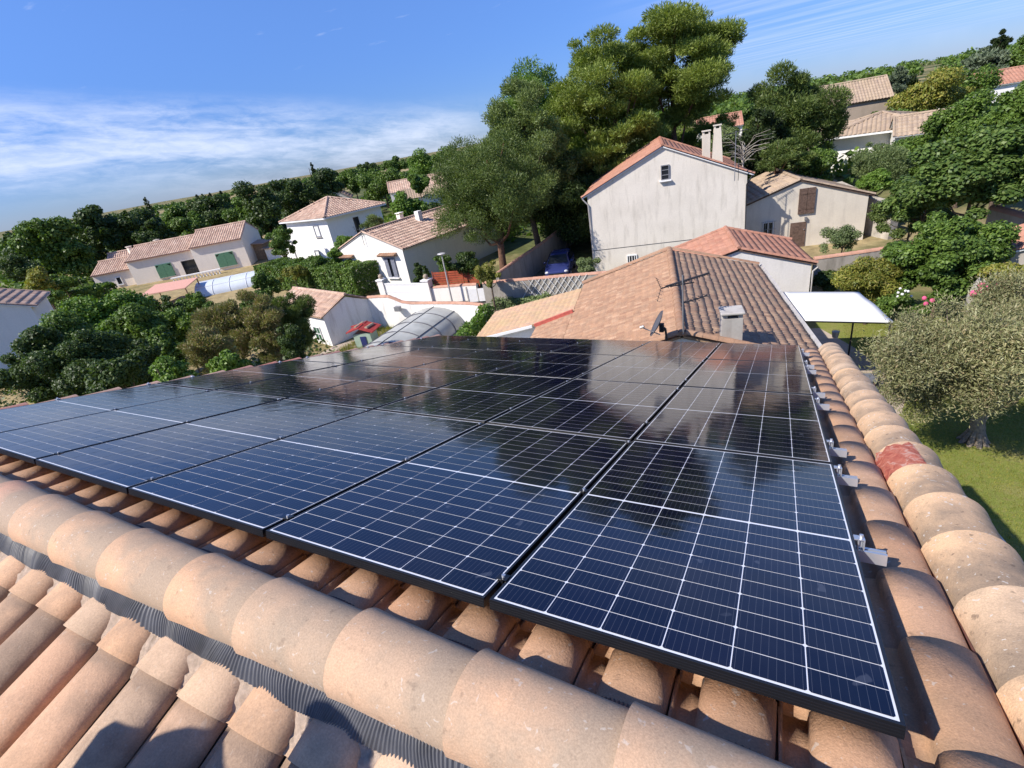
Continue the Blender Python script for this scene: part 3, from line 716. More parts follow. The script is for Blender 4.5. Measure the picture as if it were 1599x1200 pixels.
def gable(name, label, loc, rz, w, l, ze, zr, wallm, roofm, xr=None, zel=None, ov=0.3, ovy=0.15, tw=0.24, tcx=0.38, seg=4, h=0.05, cat='house', group=None, roofm2=None, deck='white', seed=1, caps=True, zbase=0.0, fascia=True):
    root = empty(name, loc, rz, label, cat, group); xr = w/2 if xr is None else xr; zel = ze if zel is None else zel
    mb = MB(); poly = [(0, zbase), (w, zbase), (w, ze), (xr, zr), (0, zel)]
    mb.prism([(a, 0, b) for a, b in poly], (0, l, 0)); mb.build('wall', wallm, root)
    for sd, (xe, z_e, rm) in enumerate(((w, ze, roofm), (0, zel, roofm2 or roofm))):
        sg = 1 if sd == 0 else -1; run = abs(xe-xr); sl = (zr-z_e)/run
        ex = xe+sg*ov; ez = z_e-sl*ov
        B = np.array([xr-ex, 0, zr-ez]); L = np.linalg.norm(B); B = B/L; Nn = np.array([sg*(zr-z_e), 0, run]); Nn /= np.linalg.norm(Nn)
        mb = MB(); o = np.array([ex, -ovy, ez])+Nn*0.075
        tile_surface(mb, o, (0, 1, 0), B, l+2*ovy, L-0.02, tw=tw, tcx=tcx, h=h, seg=seg, seed=seed+sd)
        rf = mb.build('roof', rm, root)
        mb = MB(); p0 = np.array([ex, -ovy+.01, ez]); 
        mb.prism([p0+Nn*0.008, p0+B*L+Nn*0.008, p0+B*L+Nn*0.066, p0+Nn*0.066], (0, l+2*ovy-.02, 0)); mb.build('eave_board', P[deck] if deck in P else deck, rf)
        # tiles closing the rakes
        if caps:
            for yy in (-ovy+.03, l+ovy-.03):
                mb = MB(); cap_tiles(mb, o+np.array([0, yy+ovy, 0])+Nn*0.035, o+np.array([0, yy+ovy, 0])+B*(L-.05)+Nn*0.035, 0.085, tcx); mb.build('rake_tiles', rm, rf)
    if caps:
        mb = MB(); cap_tiles(mb, (xr, -ovy, zr+0.115), (xr, l+ovy, zr+0.115), 0.11, 0.38); mb.build('ridge_tiles', roofm, root)
    return root
def chimney(root, c, sx, sy, z0, z1, mat, capm=None, cap=0.06, taper=1.0, rz=0):
    mb = MB(); x, y = c
    vs = [(x+sx/2*a, y+sy/2*b, z0) for a, b in ((-1, -1), (1, -1), (1, 1), (-1, 1))]+[(x+sx/2*a*taper, y+sy/2*b*taper, z1) for a, b in ((-1, -1), (1, -1), (1, 1), (-1, 1))]
    mb.add(vs, [(3, 2, 1, 0), (4, 5, 6, 7), (0, 1, 5, 4), (1, 2, 6, 5), (2, 3, 7, 6), (3, 0, 4, 7)])
    o = mb.build('chimney', mat, root)
    if capm:
        mb = MB(); ex = sx/2*taper+cap; ey = sy/2*taper+cap
        for a in (-1, 1):
            for b in (-1, 1): mb.box(x+a*(sx/2*taper-.05)-.04, x+a*(sx/2*taper-.05)+.04, y+b*(sy/2*taper-.05)-.04, y+b*(sy/2*taper-.05)+.04, z1, z1+.13)
        mb.box(x-ex, x+ex, y-ey, y+ey, z1+.13, z1+.19); mb.build('cap', capm, o)
    return o
def downpipe(root, pts, rad=0.045, mat='zinc', name='downpipe'):
    mb = MB(); mb.tube(pts, rad, 7); return mb.build(name, P[mat], root)
def antenna(name, label, loc, h, booms, group=None, mast_r=0.018, el=0.16):
    """mast with yagi booms: (z, p0, p1, n_elements, element_half, reflector)"""
    root = empty(name, loc, 0, label, 'antenna', group)
    mb = MB(); mb.tube([(0, 0, 0), (0, 0, h)], mast_r, 7); mb.build('mast', P['steel'], root)
    for (p0, p1, n, eh, refl) in booms:
        mb = MB(); p0 = np.array(p0, float); p1 = np.array(p1, float); d = (p1-p0)/np.linalg.norm(p1-p0); s = np.cross(d, (0, 0, 1)); s /= np.linalg.norm(s)
        mb.tube([p0, p1], 0.015, 6)
        for i in range(n):
            c = p0+(p1-p0)*(0.12+0.86*i/max(1, n-1)); q = eh*(1-0.25*i/n)
            mb.tube([c-s*q, c+s*q], 0.009, 5); mb.box(c[0]-.02, c[0]+.02, c[1]-.02, c[1]+.02, c[2]-.012, c[2]+.03)
        if refl:
            for sg in (-1, 1):
                for k in range(4): mb.tube([p0-s*eh*1.1+np.array([0, 0, sg*(.05+.07*k)])-d*.03*k, p0+s*eh*1.1+np.array([0, 0, sg*(.05+.07*k)])-d*.03*k], 0.005, 4)
                mb.tube([p0, p0+np.array([0, 0, sg*.28])-d*.1], 0.007, 5)
        mb.build('boom', P['dark'], root)
    return root
RZ = R(12.6)

# --- neighbour house with the big brown roof
NL = (-2.36, 11.0, 0)
nh = empty('low_house', NL, RZ, 'low house right behind the panels, its aged brown roof given a sunlit tile colour on the left', 'house')
mb = MB(); ra = [( -3.35, 0), (3.1, 0), (3.1, 2.78), (0, 3.66), (-3.35, 2.66)]
mb.prism([(a, 0.12, b) for a, b in ra], (0, 8.6, 0)); mb.build('wall', S['white'], nh)
mb = MB(); mb.prism([(-4.7, 0.25, 0), (-3.36, 0.25, 0), (-3.36, 0.25, 2.6), (-4.7, 0.25, 2.2)], (0, 4.7, 0)); mb.build('wall', S['white'], nh)
mb = MB(); mb.prism([(-7.3, 5.5, 0), (-3.36, 5.5, 0), (-3.36, 5.5, 2.62), (-7.3, 5.5, 1.88)], (0, 2.9, 0)); mb.build('wall', S['white'], nh)
def slope(root, pe, pr_, y0, y1, rm, tw, tcx, h, seg, seed, name='roof', jit=0.01, lift=.010):
    B = np.array([pr_[0]-pe[0], 0, pr_[1]-pe[1]]); L = np.linalg.norm(B); B /= L
    Nn = np.array([-B[2], 0, B[0]]); Nn = Nn if Nn[2] > 0 else -Nn
    mb = MB(); tile_surface(mb, np.array([pe[0], y0, pe[1]])-Nn*0.05, (0, 1, 0), B, y1-y0, L, tw=tw, tcx=tcx, h=h, seg=seg, jit=jit, seed=seed, lift=lift, lip=0.010 if lift > .005 else 0.005)
    rf = mb.build(name, rm, root)
    mb = MB(); p0 = np.array([pe[0], y0+.02, pe[1]])
    mb.prism([p0-Nn*0.12, p0+B*(L-.03)-Nn*0.12, p0+B*(L-.03)-Nn*0.058, p0-Nn*0.058], (0, y1-y0-.04, 0)); mb.build('eave_board', P['wood'], rf)
    return rf
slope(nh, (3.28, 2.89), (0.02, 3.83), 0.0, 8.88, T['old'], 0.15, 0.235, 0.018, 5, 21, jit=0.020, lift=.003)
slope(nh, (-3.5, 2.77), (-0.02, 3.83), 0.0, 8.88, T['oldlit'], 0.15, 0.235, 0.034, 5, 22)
slope(nh, (-4.95, 2.325), (-3.52, 2.765), 0.0, 5.25, T['oldlit'], 0.15, 0.235, 0.034, 5, 23)
slope(nh, (-7.5, 1.98), (-3.55, 2.70), 5.32, 8.5, T['lowold'], 0.15, 0.235, 0.032, 5, 24, jit=0.015)
mb = MB(); cap_tiles(mb, (0, -0.05, 3.80), (0, 8.95, 3.80), 0.12, 0.36, 8); mb.build('ridge_tiles', T['oldlit'], nh)
for a_, b_, r_2 in (((-3.55, 8.86, 2.76), (-0.05, 8.86, 3.84), .10), ((3.28, 8.86, 2.88), (0.05, 8.86, 3.84), .08), ((3.28, 0.02, 2.88), (0.1, 0.02, 3.84), .10), ((-4.9, 0.02, 2.34), (-0.1, 0.02, 3.84), .10)):
    mb = MB(); cap_tiles(mb, a_, b_, r_2, 0.36); mb.build('rake_tiles', T['oldlit'], nh)
mb = MB(); mb.obox((-4.25, 5.285, 2.575), (0.75, 0, 0.226), (0, 0.05, 0), (-0.02, 0, 0.06)); mb.build('roof_flashing', P['redflash'], nh)
mb = MB(); mb.obox((-6.3, 5.27, 2.11), (1.2, 0, 0.215), (0, 0.03, 0), (0, 0, 0.05)); mb.build('fascia', P['white'], nh)
mb = MB(); mb.prism([(3.42, -0.1, 2.78), (3.42, 9.0, 2.78), (3.34, 9.0, 2.72), (3.34, -0.1, 2.72)], (0.0, 0, 0.06)); mb.build('gutter', P['zinc'], nh)
# its chimney standing on the near rake
cl = hit(NL, RZ, 1141, 526, 1, 0.30)
mb = MB(); cx_ = cl[0]
mb.box(cx_-.23, cx_+.23, 0.08, 0.54, 2.9, 4.10)
chn = mb.build('chimney', S['chim'], nh)
mb = MB(); mb.box(cx_-.23, cx_-.10, 0.10, 0.52, 4.102, 4.20); mb.box(cx_+.12, cx_+.23, 0.10, 0.52, 4.102, 4.20); mb.box(cx_-.098, cx_+.118, 0.36, 0.52, 4.102, 4.20)
vs = []; rr = random.Random(4)
mb.box(cx_-.27, cx_+.27, 0.03, 0.58, 4.202, 4.262); mb.build('cap', S['chim'], chn, bevel=0.02)
def wl(root_loc, rz, p):   # local to world
    c, s = math.cos(rz), math.sin(rz); return np.array([root_loc[0]+p[0]*c-p[1]*s, root_loc[1]+p[0]*s+p[1]*c, root_loc[2]+p[2]])
# antenna on its ridge end
am = WP(1067, 522, dist=11.75); ah = WP(1066, 430, dist=11.75)[2]-am[2]
def rel(px, py, dist, o): return WP(px, py, dist=dist)-o
antenna('tv_antenna', 'grey rooftop aerial with two booms next to the satellite dish', am, ah,
        [(rel(1032, 451, 11.6, am), rel(1108, 427, 12.15, am), 17, 0.10, True), (rel(1066, 474, 11.75, am), rel(1104, 462, 12.1, am), 5, 0.16, False), (rel(1046, 448, 11.7, am), rel(1084, 441, 11.9, am), 0, 0.1, False)])
# satellite dish
dc = WP(1029, 507, dist=11.5)
dish = empty('satellite_dish', dc, 0, 'dark grey satellite dish seen from behind at the near end of the low house ridge', 'satellite dish')
nrm = np.array([-0.80, 0.36, 0.40]); nrm = Vector(-0.86*np.array([RW[0][0], RW[0][1], 0])/0.987+np.array([0.10, 0.24, 0.36])).normalized()
q = nrm.to_track_quat('Z', 'Y').to_matrix()
mb = MB(); vs = []; nr, nn_ = 5, 28
for j in range(nr+1):
    for i in range(nn_):
        a = 2*math.pi*i/nn_; r0 = 0.33*j/nr; p = q @ Vector((r0*math.cos(a)*.92, r0*math.sin(a), 0.06*(j/nr)**2)); vs.append(p)
fs = [(j*nn_+i, j*nn_+(i+1) % nn_, (j+1)*nn_+(i+1) % nn_, (j+1)*nn_+i) for j in range(nr) for i in range(nn_)]
mb.add(vs, fs, 0, True); o = mb.build('reflector', P['dish'], dish); sm = o.modifiers.new('solid', 'SOLIDIFY'); sm.thickness = 0.012
mb = MB(); lnb = rel(1003, 512, 11.35, dc); mb.tube([q @ Vector((0, -0.28, 0.02)) if False else np.array((0.02, 0, -0.26)), lnb], 0.014, 6); mb.tube([lnb-np.array([0.05, 0, 0.0]), lnb+np.array([0.04, 0, 0.03])], 0.035, 8); mb.build('feed_arm', P['zinc'], dish)
mb = MB(); mb.tube([np.array(-0.02*nrm), np.array([0.14, 0.02, -0.12]), np.array([0.16, 0.05, -0.42])], 0.028, 7); mb.obox((0.06, 0, -0.08), (0.05, 0, 0), (0, .05, 0), (0, 0, .10)); mb.build('bracket', P['dark'], dish)

# --- white awning beside it
aw = [np.array([-0.22, 17.9, 2.58]), np.array([2.03, 18.42, 2.36]), np.array([2.66, 15.72, 2.34]), np.array([0.41, 15.2, 2.58])]
pr = empty('awning', (1.2, 16.8, 0), 0, 'white flat shade awning on dark posts beside the brown roof', 'awning')
mb = MB(); nu = 12; vs = []
for j in range(nu+1):
    for i in range(nu+1):
        a, b = i/nu, j/nu; p = (aw[3]*(1-a)+aw[2]*a)*(1-b)+(aw[0]*(1-a)+aw[1]*a)*b
        vs.append((p[0], p[1], p[2]-0.05*math.sin(math.pi*b*1.0)*abs(math.sin(math.pi*a*2))**2-0.02*math.sin(b*9)))
fs = [(j*(nu+1)+i, j*(nu+1)+i+1, (j+1)*(nu+1)+i+1, (j+1)*(nu+1)+i) for j in range(nu) for i in range(nu)]
mb.add(vs, fs, 0, True); o = mb.build('canvas', P['canvas'], pr, (1.2, 16.8, 0)); sm = o.modifiers.new('solid', 'SOLIDIFY'); sm.thickness = 0.02
for c in aw:
    mb = MB(); c2 = c*0.94+np.array([1.2, 16.8, c[2]])*0.06; mb.tube([(c2[0], c2[1], 0), (c2[0], c2[1], c[2]-0.06)], 0.03, 6); mb.build('post', P['dark'], pr, (1.2, 16.8, 0))
mb = MB()
for a, b in ((0, 1), (1, 2), (2, 3), (3, 0)): mb.tube([aw[a]*.97+np.array([1.2, 16.8, 2.4])*.03-np.array([0, 0, .05]), aw[b]*.97+np.array([1.2, 16.8, 2.4])*.03-np.array([0, 0, .05])], 0.022, 6)
mb.build('rail', P['dark'], pr, (1.2, 16.8, 0))

# patio furniture under the awning
tb = empty('garden_table', (1.0, 16.3, 0), RZ, 'dark garden table in the shade of the white awning', 'table')
mb = MB(); mb.box(-0.75, 0.75, -0.42, 0.42, 0.71, 0.75); mb.build('tabletop', P['brownsh'], tb)
for a in (-1, 1):
    for b in (-1, 1): mb = MB(); mb.tube([(a*.66, b*.35, 0), (a*.66, b*.35, .71)], 0.03, 6); mb.build('leg', P['dark'], tb)
def chair(x, y, rz, label):
    c = empty('garden_chair', (x, y, 0), rz, label, 'chair', 'dark chairs on the patio')
    mb = MB(); mb.box(-.22, .22, -.22, .22, .43, .46); mb.build('seat', P['dark'], c)
    mb = MB(); mb.box(-.22, .22, .21, .24, .46, .88); mb.build('backrest', P['dark'], c)
    for a in (-1, 1):
        for b in (-1, 1): mb = MB(); mb.tube([(a*.2, b*.2, 0), (a*.2, b*.2, .43)], 0.014, 6); mb.build('leg', P['dark'], c)
chair(1.9, 15.3, 2.6, 'dark patio chair beyond the table corner, standing nearest the lawn')
chair(0.8, 15.35, 3.1, 'dark patio chair on the near side of the table under the awning')
pb = empty('parasol_base', tuple(WP(1366, 603, z=0)), 0.2, 'dark grey parasol foot with an upright tube on the paving', 'parasol base')
mb = MB(); mb.tube([(0, 0, 0.012), (0, 0, .06), (0, 0, .07)], [.27, .27, .22], 14); mb.tube([(0, 0, .07), (0, 0, .14)], [.18, .13], 12); mb.build('foot', P['dish'], pb)
mb = MB(); mb.tube([(0, 0, .14), (0, 0, .44)], 0.10, 12); mb.tube([(0, 0, .44), (0, 0, .48)], 0.125, 12); mb.build('tube', P['dish'], pb)
bk = empty('metal_bucket', tuple(WP(1304, 527, z=.75)[:2])+(0.75,), 0, 'small pale metal bucket on the dark table under the awning', 'bucket')
mb = MB(); mb.tube([(0, 0, 0), (0, 0, .22)], [.09, .12], 12); mb.build('body', P['zinc'], bk); mb = MB(); mb.tube([(-.12, 0, .2), (-.08, 0, .30), (.08, 0, .30), (.12, 0, .2)], .006, 5); mb.build('handle', P['steel'], bk)
bb = WP(1337, 592, z=0.4)
bc = empty('storage_bench', (bb[0], bb[1], 0), RZ, 'grey wicker storage bench at the edge of the patio near the roof', 'bench')
mb = MB(); mb.box(-.45, .45, -.22, .22, .03, .40); mb.build('box', P['brownsh'], bc); mb = MB(); mb.box(-.48, .48, -.25, .25, .402, .45); mb.build('lid', P['steel'], bc)

# --- annex with terracotta roof
GL = (-4.6, 21.2, 0)
gar = gable('annex_house', 'low white annex with red terracotta tiles between the brown roof and the tall cream house', GL, RZ, 5.5, 4.2, 2.22, 3.06, S['garage'], T['terra'], xr=2.75, ov=0.16, ovy=0.08, tw=0.20, tcx=0.30, seg=5, h=.026, deck='brownsh', seed=31)
downpipe(gar, [(5.72, -0.12, 2.12), (5.56, -0.06, 1.95), (5.56, -0.06, 0)], 0.04)
# --- tall cream house
BL = (-10.96, 29.6, 0)
big = gable('tall_house', 'tall cream house with a blank gable wall, stained render and a tiny attic window', BL, RZ, 8.85, 9.5, 4.86, 6.86, S['cream'], T['terra'], ov=0.30, ovy=0.12, tw=0.20, tcx=0.32, seg=4, h=.03, seed=41)
p = hit(BL, RZ, 1038.5, 269); opening(big, 'front', (0, 0, 0), p[0], p[2]-.42, 0.46, 0.80, frame='steel', grid=(1, 3), fw=.05)
p = hit(BL, RZ, 987, 406); opening(big, 'front', (0, 0, 0), p[0], p[2]-.30, 0.62, 0.62, frame='white', grid=(4, 1), sill=False)
a = hit(BL, RZ, 930, 393)[2]; b = hit(BL, RZ, 1120, 368)[2]
mb = MB(); mb.obox((4.425, -0.008, (a+b)/2), (4.42, 0, 0.02), (0, 0.007, 0), (0, 0, 0.012)); mb.build('render_joint', P['dark'], big)
downpipe(big, [(-0.28, -0.10, 4.72), (-0.1, -0.10, 4.5), (0.02, -0.08, 4.35), (0.02, -0.08, 0)], 0.045)
downpipe(big, [(9.10, -0.10, 4.72), (8.95, -0.08, 4.5), (8.83, -0.08, 4.3), (8.83, -0.08, 0)], 0.045, 'dark')
# its two chimneys stand just behind the gable on the right slope
for px, s_, top, tp in ((1102.5, (0.40, 0.40), 206, 1.0), (1119.5, (0.60, 0.50), 197, 0.60)):
    q0 = hit(BL, RZ, px, 242, 1, 1.0); q1 = hit(BL, RZ, px, top, 1, 1.0)
    co = chimney(big, (q0[0], 1.0), s_[0], s_[1], 5.4, q1[2]-.12, S['cream2'], S['cream2'], 0.03, tp)
pa = WP(1147, 283, dist=31.6); pt = WP(1148, 205, dist=31.6)
antenna('tv_antenna', 'thin rooftop aerial on the right end of the tall cream gable', pa, pt[2]-pa[2],
        [((-.5, -.2, pt[2]-pa[2]-.12), (.5, .3, pt[2]-pa[2]-.02), 9, 0.28, True), ((0.18, 0, 0.0), (0.18, 0, 1.7), 0, 0.1, False)], mast_r=0.022)
# --- barn house
KL = wl((0.36, 33.9, 0), RZ, (-3.6, 0, 0)); KL = (KL[0], KL[1], 0.0)
barn = gable('small_house', 'small cream gabled house half in shadow with a closed brown shutter under the gable', KL, R(14.5), 7.2, 6.0, 2.55, 3.80, S['cream2'], T['tan'], ov=0.25, ovy=0.1, tw=0.24, tcx=0.36, seg=4, deck='brownsh', seed=51)
p = hit(KL, R(14.5), 1259.5, 313.5)
opening(barn, 'front', (0, 0, 0), p[0], p[2]-.72, 0.84, 1.42, frame='brownsh', pane=False, shutters='closed', shmat='brownsh', sill=False)
p = hit(KL, R(14.5), 1199, 358); opening(barn, 'front', (0, 0, 0), p[0], p[2]-.42, 0.62, 0.85, frame='white', grid=(2, 1), bars=True)
p = hit(KL, R(14.5), 1243, 389)
zt_ = hit(KL, R(14.5), 1243, 348)[2]
mb = MB(); mb.box(p[0]-.42, p[0]+.42, -0.05, 0.0, max(-.1, zt_-2.05), zt_); d = mb.build('door', P['brownsh'], barn); mb = MB(); mb.ball((p[0]+.32, -.075, 1.05), .03); mb.build('handle', P['steel'], d)
mb = MB(); mb.box(p[0]+.30, p[0]+.42, -0.14, -.002, zt_+.1, zt_+.28); mb.build('wall_lamp', P['steel'], barn)

# --- left side: gabled ivory house
HL = (-31.35, 28.3, 0); HR = R(-7.5)
h3 = gable('gabled_house', 'ivory gabled house with grey shutters and a pinkish tile roof beside the pine', HL, HR, 7.35, 12.0, 2.95, 4.25, S['ivory'], T['pink'], ov=0.12, ovy=0.06, tw=0.24, tcx=0.38, seg=4, deck='zinc', seed=61)
p = hit(HL, HR, 612, 418); opening(h3, 'front', (0, 0, 0), p[0], p[2]-.72, 1.05, 1.45, frame='greysh', shutters='ajar', shmat='greysh', hood=True)
p = hit(HL, HR, 546.5, 417); opening(h3, 'front', (0, 0, 0), p[0], p[2]-.75, 1.05, 1.35, frame='greysh', shutters='ajar', shmat='greysh', hood=True)
q0 = hit(HL, HR, 633, 356, 0, 4.6)
chimney(h3, (4.5, 5.2), 0.42, 0.42, 3.5, 4.75, S['white'], None); chimney(h3, (2.6, 5.0), 0.4, 0.4, 3.5, 4.6, S['ivory'], S['ivory'])
pa = wl(HL, HR, (3.67, -0.16, 3.4))
antenna('tv_antenna', 'small black aerial at the gable peak of the ivory house', pa, 1.3, [((-.45, 0, 1.15), (.5, .3, 1.2), 8, .18, True), ((-.3, 0, .8), (.3, .2, .8), 4, .2, False)], mast_r=0.02)
# --- tall white house with hip roof
def hip(name, label, L, M_, Rr, ze, apex, wallm, roofm, ov=0.5, cat='house', tw=0.26):
    L, M_, Rr = [np.array(a, float) for a in (L, M_, Rr)]; Bk = L+Rr-M_; loc = (M_[0], M_[1], 0)
    root = empty(name, loc, 0, label, cat)
    mb = MB(); mb.prism([(p[0], p[1], 0) for p in (L, M_, Rr, Bk)], (0, 0, ze)); mb.build('wall', wallm, root, loc)
    cen = (L+Rr)/2; cor = []
    for p in (L, M_, Rr, Bk):
        d = p-cen; cor.append(p+d/np.linalg.norm(d)*ov*1.4)
    for k in range(4):
        a = np.array([*cor[k], ze-0.1]); b = np.array([*cor[(k+1) % 4], ze-0.1]); ap = np.array([*cen, apex])
        A = (b-a); W_ = np.linalg.norm(A); A /= W_; am_ = np.dot(ap-a, A); Bv = ap-a-A*am_; Lb = np.linalg.norm(Bv); Bv /= Lb
        mb = MB()
        Nn = np.cross(A, Bv); Nn = Nn if Nn[2] > 0 else -Nn
        tile_surface(mb, a+Nn*0.06, A, Bv, W_, Lb, tw=tw, tcx=0.4, h=0.05, seg=4, clip=lambda u, v: v/Lb < (u/am_ if u < am_ else (W_-u)/(W_-am_))+0.02, seed=70+k)
        rf = mb.build('roof', roofm, root, loc)
        mb = MB(); mb.add([a+Nn*.05, b+Nn*.05, ap+Nn*.05], [(0, 1, 2)]); mb.build('roof_underlay', roofm, rf, loc)
        mb = MB(); cap_tiles(mb, a+Nn*.08, ap+Nn*.10, 0.13, 0.4); mb.build('hip_tiles', roofm, rf, loc)
    mb = MB(); mb.add([(*c, ze-.13) for c in cor], [(3, 2, 1, 0)]); 
    for k in range(4):
        a = np.array([*cor[k], 0]); b = np.array([*cor[(k+1) % 4], 0]); m_ = (a+b)/2; d = (b-a)/2; n_ = np.cross(d, (0, 0, 1)); n_ /= np.linalg.norm(n_)
        mb.obox(m_+n_*.03+np.array([0, 0, ze-.12]), d, n_*.04, (0, 0, .07))
    mb.build('eave_board', P['white'], root, loc)
    return root, loc
TL, TM, TR_ = (-48.1, 38.2), (-41.3, 37.5), (-38.9, 43.2)
th, tl = hip('tall_house', 'white two storey house with a pyramid hip roof above the clipped hedge', TL, TM, TR_, 4.65, 6.15, S['white'], T['pink'], ov=0.45)
ax = np.array(TM)-np.array(TL); ang1 = math.atan2(ax[1], ax[0])
w1 = empty('x', (0, 0, 0), 0, None, None); bpy.data.objects.remove(w1)
def wallwin(root, off, A2, B2, t, z0, w, h, frame='white', name='window', shut=True):
    A2, B2 = np.array(A2, float), np.array(B2, float); d = B2-A2; L_ = np.linalg.norm(d); d /= L_; n_ = np.array([d[1], -d[0]])
    c = A2+(B2-A2)*t-np.array(off[:2]); A3 = np.array([d[0], d[1], 0]); N3 = np.array([n_[0], n_[1], 0]); Z = np.array([0, 0, 1.]); C3 = np.array([c[0], c[1], z0])
    mb = MB()
    for c0, hw, hh in ((Z*(h-.04), w/2, .04), (Z*.04, w/2, .04)): mb.obox(C3+c0+N3*.03, A3*hw, N3*.04, Z*hh)
    for sg in (-1, 1): mb.obox(C3+A3*sg*(w/2-.04)+Z*h/2+N3*.03, A3*.04, N3*.04, Z*(h/2-.08))
    f = mb.build(name, P[frame], root); mb = MB(); mb.obox(C3+Z*h/2+N3*.008, A3*(w/2-.05), N3*.012, Z*(h/2-.05)); mb.build('pane', P['white'] if shut else P['glass'], f)
    mb = MB(); mb.obox(C3-Z*.04+N3*.07, A3*(w/2+.08), N3*.08, Z*.03); mb.build('sill', P['zinc'], f)
    return f
wallwin(th, tl, TL, TM, 0.72, 2.75, 0.85, 1.2, 'greysh'); wallwin(th, tl, TL, TM, 0.55, 0.3, 0.8, 1.1, 'greysh')
wallwin(th, tl, TM, TR_, 0.50, 2.3, 0.8, 1.75, 'white', shut=False)
mb = MB(); p0 = np.array([TL[0]-.1-tl[0], TL[1]+.3-tl[1], 0]); mb.box(p0[0]-1.5, p0[0]-0.05, p0[1]-.4, p0[1]+1.6, 0, 2.5); mb.build('balcony_block', S['white'], th)
mb = MB(); mb.box(p0[0]-1.5, p0[0]-0.05, p0[1]-.44, p0[1]-.40, 2.5, 3.25); mb.build('balcony_railing', P['steel'], th)
# --- long pinkish house with stepped roofs: three joined blocks
D1 = np.array([0.80, 0.60]); D2 = np.array([-0.60, 0.80])
lh_loc = (-65.1, 29.6, 0)
lh = empty('long_house', lh_loc, 0, 'long low peach house with three stepped tile roofs and green arched shutters', 'house')
def block(F0, F1, dep, ze, zr, setr=None, hipend=False, seed=0):
    F0, F1 = np.array(F0, float), np.array(F1, float); d = (F1-F0); L_ = np.linalg.norm(d); d /= L_; n_ = np.array([-d[1], d[0]])
    def P3(a, b, z): c = F0+d*a+n_*b; return np.array([c[0]-lh_loc[0], c[1]-lh_loc[1], z])
    sec = [(0, 0), (0, ze), (dep/2, zr), (dep, ze), (dep, 0)]
    mb = MB(); mb.prism([P3(0, b, z) for b, z in sec], P3(L_, 0, 0)-P3(0, 0, 0)); mb.build('wall', S['pinkw'], lh)
    for sgn in (0, 1):
        e = P3(-.05, -.25 if sgn == 0 else dep+.25, ze-.1+.1); r_ = P3(-.05, dep/2, zr+.12); B = r_-e; Lb = np.linalg.norm(B); B /= Lb
        mb = MB(); tile_surface(mb, e, (P3(1, 0, 0)-P3(0, 0, 0)), B, L_+.1, Lb, tw=0.26, tcx=0.42, h=0.05, seg=4, seed=seed+sgn); rf = mb.build('roof', T['pink'], lh)
        A = P3(1, 0, 0)-P3(0, 0, 0); mb = MB(); Nn = np.cross(A, B); Nn = Nn if Nn[2] > 0 else -Nn
        mb.prism([e-Nn*.09, e-Nn*.01, r_-Nn*.01, r_-Nn*.09], A*(L_+.1)); mb.build('eave_board', P['salmon'], rf)
    mb = MB(); cap_tiles(mb, P3(-.05, dep/2, zr+.14), P3(L_+.05, dep/2, zr+.14), .12, .4); mb.build('ridge_tiles', T['pink'], lh)
    return P3
bl = [WP(146, 432, z=2.3), WP(192, 427, z=2.4)]
F = np.array([-65.1, 29.6]); Gm = F+D1*7.6
P3a = block(F, Gm, 6.5, 3.35, 4.45, seed=80)
G0 = Gm-D1*.2-D2*1.0; G1 = G0+D1*5.6; P3b = block(G0, G1, 7.0, 3.6, 4.9, seed=84)
P3c = block(F-D1*4.4+D2*.7, F-D1*.02+D2*.7, 5.0, 2.5, 3.5, seed=88)
P3d = block(F-D1*5.5+D2*5.9, F+D1*4+D2*6.6, 4.0, 2.5, 3.85, seed=92)
chimney(lh, (F[0]-lh_loc[0]-2.4, F[1]-lh_loc[1]+2.2), .4, .4, 3.2, 4.5, S['pinkw'], S['pinkw']); chimney(lh, (F[0]-lh_loc[0]-.8, F[1]-lh_loc[1]+4.6), .4, .4, 3.2, 4.6, S['pinkw'], S['pinkw'])
def lwin(F0, F1, t, z0, w, h, arch=True):
    f = wallwin(lh, lh_loc, F0, F1, t, z0, w, h, 'greensh', shut=False)
    A2, B2 = np.array(F0), np.array(F1); d = B2-A2; d = d/np.linalg.norm(d); n_ = np.array([d[1], -d[0]]); c = A2+(B2-A2)*t-np.array(lh_loc[:2])
    for sg in (-1, 1):
        mb = MB(); A3 = np.array([d[0], d[1], 0]); N3 = np.array([n_[0], n_[1], 0]); C3 = np.array([c[0], c[1], z0]); Z = np.array([0, 0, 1.])
        pl = [C3+A3*sg*.01, C3+A3*sg*w/2, C3+A3*sg*w/2+Z*h*.72, C3+A3*sg*w/4+Z*h*.95, C3+A3*sg*.01+Z*h]
        mb.prism([q_+N3*.075 for q_ in pl], N3*.04); mb.build('shutter', P['greensh'], f)
lwin(F, Gm, 0.47, 0.95, 1.7, 1.45)
lwin(G0, G1, 0.58, 0.95, 1.9, 1.5)
wallwin(lh, lh_loc, F-D1*4.2+D2*.7, F-D1*.02+D2*.7, .55, 1.0, .6, .9, 'white', shut=False)
f = wallwin(lh, lh_loc, F, Gm, 0.83, 0.1, 1.6, 2.2, 'dark', 'door', shut=False)
# balustrade terrace
bs = empty('balustrade', (float((Gm-D2*2.6)[0]), float((Gm-D2*2.6)[1]), 0), math.atan2(D1[1], D1[0]), 'white stone balustrade in front of the peach house terrace', 'balustrade')
mb = MB(); mb.box(-2.6, 2.6, -.12, .12, .0, .35); mb.build('plinth', S['white'], bs); mb = MB(); mb.box(-2.65, 2.65, -.15, .15, .95, 1.07); mb.build('handrail', S['white'], bs)
for i in range(15):
    mb = MB(); x = -2.45+i*.35; mb.tube([(x, 0, .35), (x, 0, .5), (x, 0, .62), (x, 0, .8), (x, 0, .95)], [.05, .09, .10, .045, .06], 8); mb.build('baluster', S['white'], bs)
